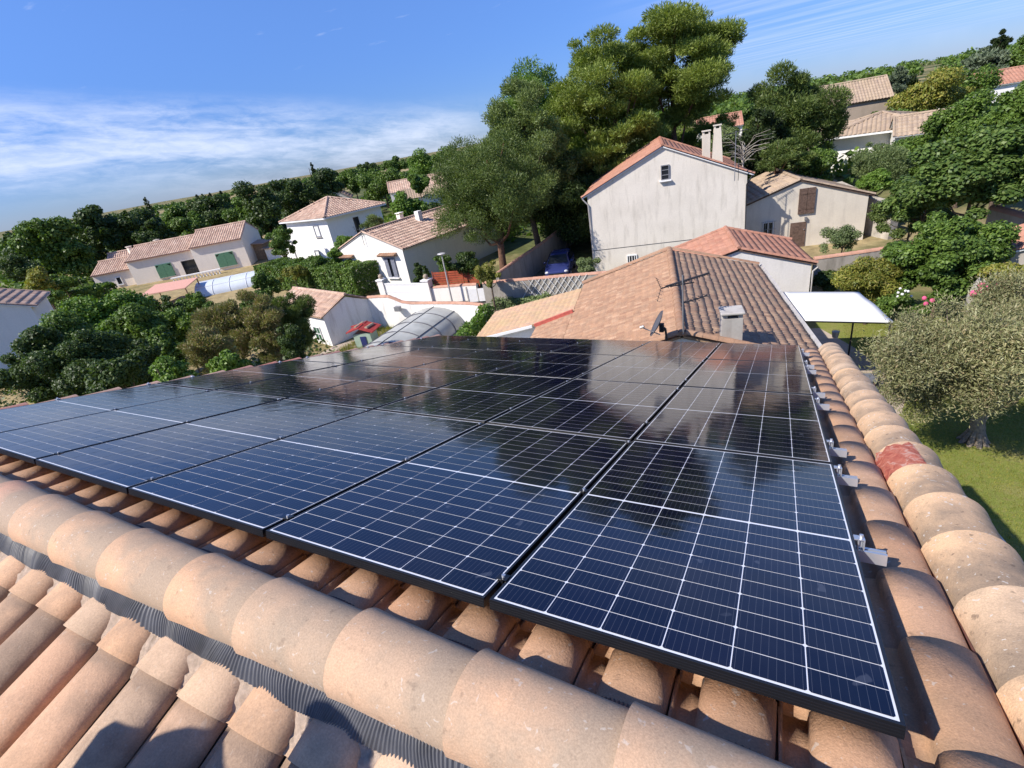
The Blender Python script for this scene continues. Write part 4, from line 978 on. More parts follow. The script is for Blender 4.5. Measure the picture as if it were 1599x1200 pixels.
# salmon pergola
pg = WP(270, 457, z=1.9); pg = CW+(pg-CW)*1.12; pgo = empty('pergola', (pg[0], pg[1], -.35), R(28), 'salmon cloth pergola on posts in front of the peach house', 'pergola')
mb = MB(); mb.obox((0, 0, 2.0), (2.1, 0, 0), (0, 1.2, .18), (0, 0, .03)); mb.build('canopy', P['salmon'], pgo)
for a in (-1, 1):
    for b in (-1, 1): mb = MB(); mb.tube([(a*2.0, b*1.1, 0), (a*2.0, b*1.1, 1.95+b*.15)], .06, 6); mb.build('post', P['wood'], pgo)
# arched covers over pools
def arch_cover(name, label, loc, rz, w, l, h, n, mat, ribm, group=None, lanes=4):
    root = empty(name, loc, rz, label, 'pool cover', group)
    seg = 16
    def sec(t, y, k=1.0, g=0): a = math.pi*t; return (-w/2*math.cos(a)*k, y, h*math.sin(a)**.8*k+g)
    for i in range(n):
        y0, y1 = l*i/n, l*(i+1)/n; k = 1-0.012*i
        mb = MB(); vs = [sec(q/seg, y, k) for y in (y0, y1) for q in range(seg+1)]
        mb.add(vs, [(q, q+1, seg+2+q, seg+1+q) for q in range(seg)], 0, True); mb.build('panel', mat, root)
        mb = MB(); mb.tube([sec(q/seg, y0, k, .01) for q in range(seg+1)], .035, 5)
        for q in range(1, lanes): mb.tube([sec(q/lanes, y0, k, .01), sec(q/lanes, y1, k, .01)], .022, 5)
        mb.build('rib', ribm, root)
    mb = MB(); mb.tube([sec(q/seg, l, 1-.012*(n-1), .01) for q in range(seg+1)], .035, 5); mb.tube([(-w/2, 0, .04), (-w/2, l, .04)], .04, 5); mb.tube([(w/2, 0, .04), (w/2, l, .04)], .04, 5); mb.build('rib', ribm, root)
    mb = MB(); vs = [sec(q/seg, l, .97) for q in range(seg+1)]; mb.add(vs, [tuple(range(seg+1))]); mb.build('end_panel', mat, root)
    return root
fr_ = WP(730, 505.5, z=0.05); nr_ = WP(705.7, 525, z=0.05)
dv = np.array([nr_[0]-fr_[0], nr_[1]-fr_[1]]); dv /= np.linalg.norm(dv); rzp = math.atan2(dv[1], dv[0])-math.pi/2
# far end at the white wall, running towards us
ux = np.array([math.cos(rzp), math.sin(rzp)]); 
pc = np.array([fr_[0], fr_[1]])+ux*1.75      # local +x points left here because the axis runs towards us
root = arch_cover('pool_enclosure', 'arched pale pool enclosure with dark ribs in front of the curved white wall', (pc[0], pc[1], 0), rzp, 3.5, 7.5, 1.15, 6, P['poly'], P['dish'])
pe = WP(318, 462, z=0.0)
arch_cover('pool_enclosure', 'arched bluish white pool cover with white ribs beside the peach house', (pe[0], pe[1], 0), R(-48), 4.0, 6.0, 1.3, 4, P['polyw'], P['white'])
# leaning wooden sheds left of the tall white house
sh = empty('wooden_shed', (-56.2, 38.6, 0), R(30), 'pale wooden sheds with lean-to roofs between the peach house and the white house', 'shed')
mb = MB(); mb.prism([(-2, 0, 0), (1.6, 0, 0), (1.6, 0, 2.3), (-2, 0, 2.7)], (0, 2.4, 0)); mb.build('wall', P['wood'], sh)
mb = MB(); mb.obox((-.2, 1.1, 2.62), (2.2, 0, -.24), (0, 1.6, 0), (.005, 0, .04)); mb.build('roof', T['pink'], sh)
mb = MB(); mb.prism([(2.2, -1.2, 0), (5.0, -1.2, 0), (5.0, -1.2, 1.5), (2.2, -1.2, 1.8)], (0, 2.0, 0)); mb.build('wall', S['ivory'], sh)
mb = MB(); mb.obox((3.6, -.2, 1.74), (1.7, 0, -.16), (0, 1.2, 0), (.005, 0, .04)); mb.build('roof', P['wood'], sh)

# --- white garden shed with green window
SL = (-22.25, 17.35, 0); srz = math.atan2(20.2-17.35, -21.5+22.25)-math.pi/2   # local y runs along the gable wall
sdr = empty('garden_shed', SL, srz, 'small white shed with a brown tile roof and a green four pane window', 'shed')
dep = 2.95
mb = MB(); mb.prism([(0, 0, 0), (0, dep, 0), (0, dep, 1.75), (0, dep*.55, 2.35), (0, 0, 1.75)], (-6.0, 0, 0)); mb.build('wall', S['whitew'], sdr)
for sgn, (ye, yr_) in enumerate(((-0.18, dep*.55), (dep+.15, dep*.55))):
    e = np.array([0.10, ye, 1.75-.05]); r2 = np.array([0.10, yr_, 2.45]); B = r2-e; Lb = np.linalg.norm(B); B /= Lb
    mb = MB(); tile_surface(mb, e+np.array([0, 0, .05]), (-1, 0, 0), B, 6.2, Lb, tw=0.22, tcx=0.36, h=0.055, seg=5, seed=97+sgn); rf = mb.build('roof', T['pink'], sdr)
    mb = MB(); mb.prism([e, r2, r2+np.array([0, 0, .04]), e+np.array([0, 0, .04])], (-6.2, 0, 0)); mb.build('eave_board', P['wood'], rf)
mb = MB(); cap_tiles(mb, (.12, dep*.55, 2.50), (-6.1, dep*.55, 2.50), .10, .36); mb.build('ridge_tiles', T['pink'], sdr)
p = hit(SL, srz, 498, 521); f = opening(sdr, 'front', (0, 0, 0), p[0], p[2]-.45, .75, .88, frame='white', grid=(2, 2), sill=False, pane=False, fw=.05)
mb = MB(); mb.box(p[0]-.34, p[0]+.34, -.016, -.004, p[2]-.42, p[2]+.40); mb.build('pane', P['green'], f)
# kennel like playhouse with red roof
kp = WP(585, 530, z=0); kn = empty('playhouse', (-19.8, 17.6, 0), R(15), 'little green and white playhouse with a red felt roof weighted with tiles', 'playhouse')
mb = MB(); mb.box(-.5, .5, -.38, .38, 0, .85); mb.build('wall', plain('pale_green_paint', (0.33, 0.42, 0.33), 0.7), kn)
mb = MB(); mb.prism([(-.72, 0, 1.18), (0, 0, 1.30), (.72, 0, .95), (.72, 0, .90), (0, 0, 1.24), (-.72, 0, 1.12)], (0, .1, 0))
mb.obox((-.36, 0, 1.12), (.40, 0, .11), (0, .55, 0), (-.01, 0, .03)); mb.obox((.36, 0, 1.08), (.40, 0, -.14), (0, .55, 0), (.01, 0, .03)); mb.build('roof', P['redroof'], kn)
mb = MB(); cap_tiles(mb, (-.3, -.3, 1.17), (-.15, .35, 1.20), .1, .35); cap_tiles(mb, (.35, -.35, 1.12), (.42, .3, 1.10), .1, .35); mb.build('loose_tiles', T['tan'], kn)
mb = MB(); mb.box(-.12, .2, -.42, -.385, .1, .7); mb.build('door', P['carblue'], kn)

def strip_wall(name, label, pts, h0, mat, th=0.2, cop=None, cat='wall', heights=None, zb=0.0, group=None):
    loc = (pts[0][0], pts[0][1], 0); root = empty(name, loc, 0, label, cat, group)
    mb = MB(); n = len(pts); L_ = []; 
    for i, p in enumerate(pts):
        p = np.array(p, float); a = np.array(pts[max(0, i-1)], float); b = np.array(pts[min(n-1, i+1)], float); d = (b-a)/np.linalg.norm(b-a); s = np.array([-d[1], d[0]]); hh = heights[i] if heights else h0
        L_.append((p-s*th/2, p+s*th/2, hh, p, s))
    for i in range(n-1):
        a0, a1, ha, _, _ = L_[i]; b0, b1, hb, _, _ = L_[i+1]
        mb.add([(*a0, zb), (*b0, zb), (*b1, zb), (*a1, zb), (*a0, ha), (*b0, hb), (*b1, hb), (*a1, ha)], [(0, 1, 5, 4), (2, 3, 7, 6), (4, 5, 6, 7)]+([(3, 0, 4, 7)] if i == 0 else [])+([(1, 2, 6, 5)] if i == n-2 else []))
    mb.build('body', mat, root, loc)
    if cop:
        mb = MB()
        for i in range(n-1):
            a, b = L_[i], L_[i+1]; d = b[3]-a[3]; ln = np.linalg.norm(d); cap_tiles(mb, (*a[3], a[2]-.02), (*b[3], b[2]-.02), th*.62, .3, 5)
        mb.build('coping', cop, root, loc)
    return root
strip_wall('garden_wall', 'curved white garden wall with tile coping behind the arched pool enclosure',
           [(-21.5, 20.25), (-20.6, 20.3), (-19.95, 20.3), (-19.6, 20.32), (-19.2, 20.4), (-18.6, 20.5), (-17.5, 20.62), (-16, 20.7), (-14.8, 20.72), (-14.0, 20.68)], 1.5, S['whitew'], .2, P['coping'],
           heights=[1.85, 1.87, 1.86, 1.72, 1.5, 1.38, 1.34, 1.3, 1.25, 1.18])
fl = empty('wall_floodlight', (-19.3, 20.22, 1.0), 0, 'small grey box lamp on a bracket on the white wall bend', 'lamp')
mb = MB(); mb.box(-.18, .18, -.30, -.08, .1, .36); mb.build('housing', P['steel'], fl); mb = MB(); mb.tube([(0, .0, .1), (0, -.2, .1)], .02, 5); mb.build('bracket', P['steel'], fl)
strip_wall('garden_wall', 'low white boundary wall under the red slatted fence beside the white gate', [(-20.15, 24.6), (-19, 24.75), (-17.9, 24.95), (-17.0, 25.0)], 1.0, S['ivory'], .22, P['coping'])
strip_wall('garden_wall', 'stained grey street wall with tile coping holding a white trellis', [(-15.75, 23.75), (-12.5, 24.5), (-9.9, 25.1), (-7.2, 25.7)], 1.42, S['grey'], .22, P['coping'], heights=[1.45, 1.40, 1.36, 1.3])
strip_wall('garden_wall', 'long grey wall running away beside the driveway behind the blue car', [(-15.45, 25.0), (-15.5, 28), (-15.6, 32), (-15.85, 38), (-16.2, 46)], 1.65, S['grey'], .22, P['coping'], heights=[1.6, 1.65, 1.65, 1.8, 2.1])
strip_wall('garden_wall', 'grey wall with orange coping right of the annex, breeze blocks at its end', [(0.95, 24.9), (2.6, 25.4), (4.5, 26.1), (5.6, 26.6)], 1.8, S['grey'], .2, P['coping'], heights=[1.75, 1.8, 1.85, 1.9])
# trellis
tr = empty('trellis', (-12.3, 24.42, 0.1), math.atan2(.6, 2.6), 'white wooden lattice trellis leaning on the grey wall', 'trellis')
mb = MB()
for i in range(9):
    x = -1.2+i*.38; mb.tube([(x, -.03, .3), (x+.75, -.03, 1.3)], .016, 4); mb.tube([(x+.75, -.06, .35), (x+.1, -.06, 1.3)], .016, 4)
mb.build('slats', P['white'], tr)
# gate, pillars, red fence
gt = empty('gate', (-22.4, 24.75, 0), math.atan2(-.3, 4), 'white sliding gate between two pillars across the street', 'gate')
mb = MB(); mb.box(-1.9, 1.9, -.03, .03, .06, 1.25)
for z in (.08, .66, 1.2): mb.box(-1.92, 1.92, -.05, -.031, z, z+.06)
mb.build('leaf', P['white'], gt); mb = MB(); mb.box(-1.92, 1.92, -.06, .06, 1.262, 1.31); mb.build('top_rail', P['white'], gt)
for x, y, lab in ((-24.55, 25.0, 'ivory gate pillar with ball finial next to the clipped hedge'), (-20.4, 24.55, 'ivory gate pillar with ball finial next to the red slatted fence')):
    pl_ = empty('gate_pillar', (x, y, 0), 0, lab, 'pillar', 'pillars of the white gate'); mb = MB(); mb.box(-.24, .24, -.24, .24, 0, 1.5); mb.build('shaft', S['ivory'], pl_)
    mb = MB(); mb.box(-.30, .30, -.30, .30, 1.5, 1.58); mb.build('cap', S['white'], pl_); mb = MB(); mb.ball((0, 0, 1.75), .17); mb.build('finial', S['stone'], pl_)
rf_ = empty('slatted_fence', (-18.6, 25.15, 0), math.atan2(.35, 3), 'red stained slatted wooden fence above the low white wall', 'fence')
for k in range(3):
    mb = MB(); x0_ = -1.5+k*1.05
    for z in range(6): mb.box(x0_, x0_+1.0, -.012, .012, 1.0+z*.15, 1.12+z*.15)
    mb.build('slat_panel', P['redwood'], rf_)
for k in range(4): mb = MB(); x0_ = -1.53+k*1.05; mb.box(x0_-.03, x0_+.02, -.04, -.013, 0.05, 1.95); mb.build('post', P['redwood'], rf_)
wg = empty('wicket_gate', (-16.6, 24.3, 0), math.atan2(.4, 2), 'small white wicket gate with two panels at the grey wall', 'gate')
mb = MB(); mb.box(-.62, -.03, -.02, .02, .15, .95); mb.box(.03, .62, -.02, .02, .15, .95); mb.build('panel', P['white'], wg)
mb = MB(); mb.box(-.70, -.625, -.05, .05, 0, 1.1); mb.box(.625, .70, -.05, .05, 0, 1.1); mb.build('post', P['zinc'], wg)
# street lamp
lp = empty('street_lamp', (-18.53, 24.2, 0), 0, 'slim grey street lamp with a flat oval head by the red fence', 'street lamp')
mb = MB(); mb.tube([(0, 0, 0), (0, 0, 3.15)], [.06, .04], 8); mb.build('pole', P['zinc'], lp); mb = MB(); mb.ball((0, -.0, 3.2), (.30, .22, .06), 14, 6); mb.build('lamp_head', P['zinc'], lp)


# --- right side far buildings
def far_gable(name, label, px, py, dist, rzdeg, w, l, ze, zr, wallm, roofm, seed, **kw):
    p = WP(px, py, dist=dist)
    return gable(name, label, (p[0], p[1], 0), R(rzdeg), w, l, ze, zr, wallm, roofm, seed=seed, **kw)
# old stone house: long eave side faces us, gable end to the right
p = WP(1388, 178, dist=74)
gable('stone_house', 'old stone house with a big brown tile roof next to the cedar on the hill', (p[0], p[1], 0), R(98), 6.5, 6.2, 6.0, 7.9, S['stone'], T['tan'], ov=.25, ovy=.15, tw=.30, tcx=.5, seg=4, deck='brownsh', seed=101)
p = WP(1325, 190, dist=70)
gable('stone_house', 'small stone lean-to house with a low tile roof left of the old stone house', (p[0]+.8, p[1]-1.0, 0), R(98), 3.5, 4.6, 3.2, 4.2, S['stone'], T['tan'], ov=.2, tw=.30, tcx=.5, seg=4, deck='brownsh', seed=103)
# wide hipped house below it
A_ = WP(1297, 222, dist=52)[:2]; B_ = WP(1374, 216, dist=50)[:2]; d_ = (B_-A_); d_ = d_/np.linalg.norm(d_)
pA = WP(1300, 222, dist=54)[:2]; pB = pA+np.array([6.2, -.6]); pC = pB+np.array([1.2, 9.5])
hip('hip_house', 'wide house with a low tan hip roof behind the grey green bush', pA, pB, pC, 4.4, 5.35, S['white'], T['tan'], ov=.7, tw=.32)
gable('garden_house', 'low tan roofed house wing behind the hedge right of the hip roof', (10.6, 47.5, 0), R(86), 4.5, 4.2, 4.3, 5.3, S['ivory'], T['tan'], ov=.3, tw=.32, tcx=.5, seg=3, seed=107)
p = WP(1512, 140, dist=92)
gable('hill_house', 'white house with an orange roof at the upper right below the cypress', (p[0]+8.5, p[1]-3.0, 0), R(97), 6.5, 11, 4.9, 6.2, S['white'], T['terra'], ov=.3, tw=.34, tcx=.5, seg=3, deck='white', seed=111)
p = WP(1562, 100, dist=112)
gable('hill_house', 'ivory house with an orange roof far up at the right picture edge', (p[0]+12, p[1], 0), R(93), 7, 12, 6.2, 7.5, S['ivory'], T['terra'], ov=.3, tw=.4, tcx=.6, seg=3, deck='white', seed=113)
p = WP(1160, 172, dist=88)
gable('far_house', 'small house with an orange roof between the tall pine and the dark conifer', (p[0], p[1], 0), R(100), 6, 6, 4.9, 6.4, S['ivory'], T['terra'], ov=.3, tw=.4, tcx=.6, seg=3, seed=115)
p = WP(690, 276, dist=86)
gable('far_house', 'distant house with two overlapping tan roofs above the gabled ivory house', (p[0], p[1], 0), R(128), 6, 8.5, 4.0, 5.3, S['ivory'], T['pink'], ov=.3, tw=.34, tcx=.5, seg=3, seed=117)
p = WP(700, 292, dist=78)
gable('far_house', 'distant low house in front of the two overlapping tan roofs', (p[0], p[1], 0), R(128), 5, 6.5, 3.2, 4.2, S['white'], T['tan'], ov=.3, tw=.34, tcx=.5, seg=3, seed=118)
p = WP(538, 302, dist=92)
gable('far_house', 'tiny ivory gable peeping out behind the white hip roofed house', (p[0]-3.5, p[1]-2.0, 0), R(40), 4.5, 6, 4.2, 5.8, S['ivory'], T['pink'], ov=.3, tw=.34, tcx=.5, seg=3, seed=119)
p = WP(362, 350, dist=112)
gable('far_house', 'small ivory house with a tan roof at the edge of the far tree line', (p[0]-3.5, p[1]-2.5, 0), R(50), 4.5, 6, 3.4, 5.0, S['ivory'], T['pink'], ov=.3, tw=.34, tcx=.5, seg=3, seed=121)
p = WP(30, 480, dist=46)
gable('edge_house', 'ivory house with a tile roof cut off by the left picture edge', (p[0]-.4, p[1]-5.0, 0), R(62), 5.5, 6, 4.2, 5.3, S['ivory'], T['pink'], ov=.3, tw=.28, tcx=.45, seg=4, seed=123)
p = WP(46, 458, dist=64)
gable('edge_house', 'low house with a faded tan roof behind the left edge house', (p[0]-1, p[1]-7, 0), R(70), 5, 7.5, 3.0, 4.0, S['ivory'], T['tan'], ov=.3, tw=.34, tcx=.5, seg=3, seed=125)
# right edge: small roof and pale boulder in the next garden
p = WP(1562, 398, dist=23.5)
gable('garden_hut', 'small garden hut with a terracotta roof at the right edge', (p[0]+.3, p[1], 0), R(-8), 3.0, 2.5, 2.55, 3.1, S['grey'], T['terra'], ov=.15, ovy=.1, tw=.22, tcx=.36, seg=4, seed=127)
pw0, pw1 = WP(1548, 337, dist=30), WP(1625, 356, dist=28)
strip_wall('garden_wall', 'low stone wall with orange coping under the fig tree at the right edge', [tuple(pw0[:2]), tuple(pw1[:2])], 2.7, S['grey'], .3, P['coping'], heights=[2.75, 2.6])
bo = WP(1575, 402, dist=20.5); bl_ = empty('boulder', (bo[0], bo[1], 0), 0, 'pale rounded boulder in front of the garden hut', 'boulder')
mb = MB(); mb.ball((0, 0, 1.9), (.75, .6, 1.1), 14, 9); mb.ball((.3, .1, .8), (.9, .8, .95), 14, 9)
rr = random.Random(2); mb.v = [(a+rr.uniform(-.05, .05), b+rr.uniform(-.05, .05), c+rr.uniform(-.05, .05)) for a, b, c in mb.v]; mb.build('rock', P['rock'], bl_)
rw0, rw1, rw2 = WP(1308, 290, dist=40), WP(1355, 303, dist=37.5), WP(1402, 316, dist=36)
strip_wall('retaining_wall', 'rough pale stone retaining wall below the grey green bush', [tuple(rw0[:2]), tuple(rw1[:2]), tuple(rw2[:2])], 2.4, P['rock'], .5, heights=[2.8, 2.3, 1.9])

# ================================================================== CAR
def make_car(loc, rz, label):
    root = empty('parked_car', loc, rz, label, 'car')
    L_, W_ = 3.9, 1.68         # front faces local -y
    # stations along the car: y, half width, sill z, belt z, roof half width, roof z
    st_ = [(-1.95, .62, .30, .62, .55, .64), (-1.85, .76, .22, .70, .68, .74), (-1.45, .82, .20, .80, .72, .86), (-0.95, .84, .20, .88, .72, .95), (-0.85, .84, .20, .90, .70, .99),
           (-0.25, .84, .20, .93, .58, 1.38), (0.2, .84, .20, .94, .59, 1.46), (0.9, .84, .20, .95, .58, 1.45), (1.5, .83, .22, .95, .56, 1.34), (1.85, .78, .26, .92, .62, 1.0), (1.93, .70, .32, .80, .62, .86)]
    mb = MB(); vs = []
    for y, hw, zs, zb, rw, zr in st_:
        half = [(hw*.94, zs), (hw, zs+.12), (hw, zb-.12), (hw*.965, zb), (rw+.03, zr-.05), (rw*.8, zr)]
        ring = [(x, y, z) for x, z in half]+[(-x, y, z) for x, z in half[::-1]]
        vs += ring
    k = 12; n = len(st_); fs = [(j*k+i, j*k+(i+1) % k, (j+1)*k+(i+1) % k, (j+1)*k+i) for j in range(n-1) for i in range(k)]
    fs += [tuple(range(k))[::-1], tuple((n-1)*k+i for i in range(k))]
    mb.add(vs, fs, 0, True)
    o = mb.build('body', P['carblue'], root); b = o.modifiers.new('sub', 'SUBSURF'); b.levels = 1; b.render_levels = 2
    mb = MB()
    mb.add([(-.66, -.93, .955), (.66, -.93, .955), (.55, -.33, 1.36), (-.55, -.33, 1.36)], [(0, 1, 2, 3)]); mb.v = [(a, b_-.03, c+.02) for a, b_, c in mb.v]; mb.build('windscreen', P['glass'], root)
    mb = MB(); mb.add([(-.58, 1.60, 1.27), (.58, 1.60, 1.27), (.66, 1.86, .99), (-.66, 1.86, .99)], [(0, 1, 2, 3)]); mb.v = [(a, b_+.03, c+.02) for a, b_, c in mb.v]; mb.build('rear_window', P['glass'], root)
    for sg in (-1, 1):
        mb = MB(); mb.add([(sg*.815, -.62, .99), (sg*.815, 0.28, .99), (sg*.64, .28, 1.38), (sg*.64, -.18, 1.36)], [(0, 1, 2, 3)]); mb.add([(sg*.815, .34, .99), (sg*.80, 1.42, .99), (sg*.64, 1.25, 1.35), (sg*.64, .34, 1.38)], [(0, 1, 2, 3)]); mb.build('side_window', P['glass'], root)
        mb = MB(); mb.ball((sg*.60, -1.80, .62), (.16, .14, .09), 10, 6); mb.build('headlight', P['lamp'], root)
        mb = MB(); mb.ball((sg*.90, -.62, .98), (.10, .06, .07), 8, 6); mb.build('mirror', P['carblue'], root)
        for y in (-1.28, 1.25):
            mb = MB(); mb.tube([(sg*.64, y, .30), (sg*.85, y, .30)], .30, 18); wv = mb.build('wheel', P['rubber'], root); mb = MB(); mb.tube([(sg*.84, y, .30), (sg*.862, y, .30)], .18, 12); mb.build('rim', P['alu'], wv)
    mb = MB(); mb.box(-.26, .26, -1.985, -1.965, .36, .46); mb.build('number_plate', P['white'], root)
    mb = MB(); mb.box(-.5, .5, -1.965, -1.93, .48, .56); mb.build('grille', P['rubber'], root)
    return root
cpos = WP(866, 436, z=0.02); make_car((cpos[0], cpos[1]+1.2, 0.02), R(14), 'small blue hatchback car parked in the driveway left of the tall cream house')

# ================================================================== FOLIAGE
L = {}
L['pine'] = leafmat('pine_needles', [(0.124, 0.18, 0.033), (0.195, 0.252, 0.05), (0.273, 0.324, 0.072)])
L['pined'] = leafmat('dark_pine_needles', [(0.069, 0.108, 0.029), (0.106, 0.156, 0.04), (0.175, 0.216, 0.061)])
L['dark'] = leafmat('dark_leaves', [(0.033, 0.06, 0.016), (0.057, 0.097, 0.023), (0.09, 0.134, 0.03)])
L['mid'] = leafmat('green_leaves', [(0.063, 0.116, 0.021), (0.104, 0.177, 0.03), (0.159, 0.238, 0.045)])
L['bright'] = leafmat('bright_leaves', [(0.083, 0.162, 0.021), (0.122, 0.215, 0.032), (0.188, 0.281, 0.051)])
L['yellow'] = leafmat('yellow_green_leaves', [(0.143, 0.182, 0.026), (0.234, 0.247, 0.046), (0.338, 0.286, 0.065)])
L['olive'] = leafmat('olive_leaves', [(0.152, 0.162, 0.068), (0.233, 0.24, 0.112), (0.323, 0.323, 0.176), (0.296, 0.235, 0.136)], trans=.15)
L['tam'] = leafmat('tamarisk_sprays', [(0.146, 0.177, 0.048), (0.234, 0.241, 0.083), (0.351, 0.241, 0.152)], trans=.2)
L['cyp'] = leafmat('cypress_scales', [(0.022, 0.038, 0.012), (0.042, 0.066, 0.019)], trans=.1)
L['cedar'] = leafmat('cedar_needles', [(0.072, 0.104, 0.058), (0.13, 0.169, 0.104), (0.195, 0.234, 0.156)], trans=.12)
L['grey'] = leafmat('grey_green_leaves', [(0.104, 0.156, 0.058), (0.169, 0.221, 0.091), (0.234, 0.286, 0.13)])
L['fig'] = leafmat('fig_leaves', [(0.058, 0.104, 0.023), (0.098, 0.163, 0.036), (0.156, 0.215, 0.058)])
L['ley'] = leafmat('leyland_sprays', [(0.107, 0.153, 0.047), (0.166, 0.221, 0.072), (0.247, 0.307, 0.112)])
def leaf_cloud(cen, rad, n, l, w, mode, rng, weights=None, shell=0.5, flat=0.75, upb=0.35):
    """n leaf quads spread through clumps; returns an (n,4,3) array"""
    cen = np.array(cen, float); rad = np.array(rad, float); wt = rad**2 if weights is None else weights; wt = wt/wt.sum()
    ci = rng.choice(len(cen), n, p=wt); d = rng.normal(size=(n, 3)); d /= np.linalg.norm(d, axis=1)[:, None]+1e-9
    rr = rad[ci]*(shell+(1-shell)*rng.random(n)**0.6); off = d*rr[:, None]; off[:, 2] *= flat; pos = cen[ci]+off
    j = rng.normal(size=(n, 3))
    if mode == 'needle':
        t = d*0.9+j*0.55+np.array([0, 0, 0.45]); t /= np.linalg.norm(t, axis=1)[:, None]
        nn = np.cross(t, rng.normal(size=(n, 3))); nn /= np.linalg.norm(nn, axis=1)[:, None]+1e-9
    else:
        nn = d*0.7+j*0.55+np.array([0, 0, upb]); nn /= np.linalg.norm(nn, axis=1)[:, None]
        t = np.cross(nn, rng.normal(size=(n, 3))); t /= np.linalg.norm(t, axis=1)[:, None]+1e-9
        if mode == 'droop': t[:, 2] -= 0.6; t /= np.linalg.norm(t, axis=1)[:, None]
    b = np.cross(nn, t); s = (0.65+0.7*rng.random(n))[:, None]
    q = np.empty((n, 4, 3)); q[:, 0] = pos-t*l*s*.5; q[:, 1] = pos+b*w*s*.5-t*l*s*0.06; q[:, 2] = pos+t*l*s*.5; q[:, 3] = pos-b*w*s*.5-t*l*s*0.06
    return q
def quads(name, q, mat, parent=None):
    n = len(q); me = bpy.data.meshes.new(name); me.vertices.add(n*4); me.vertices.foreach_set('co', q.reshape(-1).astype(np.float32))
    me.loops.add(n*4); me.loops.foreach_set('vertex_index', np.arange(n*4, dtype=np.int32)); me.polygons.add(n)
    me.polygons.foreach_set('loop_start', np.arange(0, n*4, 4, dtype=np.int32)); me.polygons.foreach_set('loop_total', np.full(n, 4, dtype=np.int32))
    me.materials.append(mat); me.update(calc_edges=True); o = bpy.data.objects.new(name, me); COL.objects.link(o)
    if parent: o.parent = parent
    return o
def clumps(shape, rx, rz_, nc, c0, rng, ry=None):
    ry = ry or rx; C = []; Rr = []
    while len(C) < nc:
        d = rng.normal(size=3); d /= np.linalg.norm(d); r = 0.25+0.72*rng.random()**0.55; p = d*r; z = p[2]; h = (z+1)/2; k = 1.0; cr = 1.0
        if shape == 'cone': k = 1.35*(1-h)**.75+.05; cr = .55+.6*(1-h)
        elif shape == 'column': k = 1.15; cr = .8
        elif shape == 'umbrella': p[2] = abs(z)**.8*2-1 if rng.random() < .75 else z; k = 1.1 if p[2] < 0.2 else 1.0; cr = .9
        elif shape == 'pine': k = 1.12-0.42*h; cr = .85
        elif shape == 'dome': p[2] = abs(z)*1.9-0.95; k = math.sqrt(max(.05, 1-max(0, abs(z))**2))/math.sqrt(max(.08, 1-z*z)) 
        C.append((p[0]*k*rx*(1-c0*.5), p[1]*k*ry*(1-c0*.5), p[2]*rz_*(1-c0*.4))); Rr.append(min(rx, rz_*1.3)*c0*cr*rng.uniform(.5, 1.0)**1.0*rng.uniform(.7, 1.6))
    return np.array(C), np.array(Rr)
TREES = 0
def plant(name, label, cat, px, pyt, pyb, dist, wpx, shape, mat, leaf, n, nc=26, c0=0.34, mode='leaf', trunk='bark', group=None, ry=1.0, tr=0.03, shell=.32, flat=.75, seed=None, xs=0.0, base=True, upb=.35):
    global TREES; TREES += 1; rng = np.random.default_rng(1000+TREES if seed is None else seed); pr_ = random.Random(TREES)
    Tp = WP(px, pyt, dist=dist); gzv = gz(Tp[0], Tp[1]); dep = (Tp-CW) @ RW[2]
    # crown bottom on the same vertical
    f2 = lambda z: (lambda q: 600+FP*(q @ RW[1])/(q @ RW[2]))(np.array([Tp[0], Tp[1], z])-CW)
    lo, hi = gzv-3, Tp[2]
    for _ in range(30):
        m_ = (lo+hi)/2
        if f2(m_) > pyb: lo = m_
        else: hi = m_
    zb = max(gzv+0.02, lo) if base else lo
    rx = 0.5*wpx/FP*dep*1.02; rz_ = max(.4, (Tp[2]-zb)/2); cz = (Tp[2]+zb)/2-gzv
    root = empty(name, (Tp[0], Tp[1], gzv), 0, label, cat, group)
    C, Rr = clumps(shape, rx, rz_, nc, c0, rng, rx*ry); C[:, 2] += cz; C[:, 0] += xs
    lf, wd = leaf; lf *= .74; wd *= .74; n = int(n*1.5)
    q = leaf_cloud(C, Rr, int(n*.9), lf, wd, mode, rng, shell=shell, flat=flat, upb=upb)
    q = q+rng.normal(size=(len(q), 1, 3))*(rx*.016)
    q2 = leaf_cloud(np.array([[xs, 0, cz]]), np.array([rx*.62]), int(n*(.1 if mat != 'pine' else .02)), lf*1.2, wd*1.2, mode, rng, flat=rz_/rx, shell=.1)
    q = np.concatenate([q, q2]); q = q[q[:, :, 2].min(axis=1) > 0.01]
    nm = 'crown' if trunk and cat == 'tree' else 'foliage'
    quads(nm, q, L[mat], root)
    if trunk:
        mb = MB(); H_ = cz+rz_*.55; r0 = max(.03, tr*(2*rz_+cz)*.5) 
        pts = [np.array([0, 0, -0.2])]; bx, by = pr_.uniform(-.06, .06)*H_, pr_.uniform(-.06, .06)*H_
        for k in range(1, 7): t = k/6; pts.append(np.array([bx*math.sin(t*2.2)+xs*t, by*math.sin(t*1.7), H_*t]))
        mb.tube(pts, [r0*(1.25 if k == 0 else 1-.8*k/6) for k in range(7)], 7)
        order = np.argsort(-Rr)[:min(9, len(Rr))]
        for i in order:
            c = C[i]; k = min(5, max(2, int(6*max(0.1, (c[2]-rz_*.4))/H_))); s_ = pts[k]
            mid = (s_+c)/2+np.array([0, 0, -.06*H_]); mb.tube([s_, mid, c], [r0*.42, r0*.28, r0*.1], 5)
        mb.build('trunk' if cat == 'tree' else 'stem', P[trunk], root)
    return root
TG = None
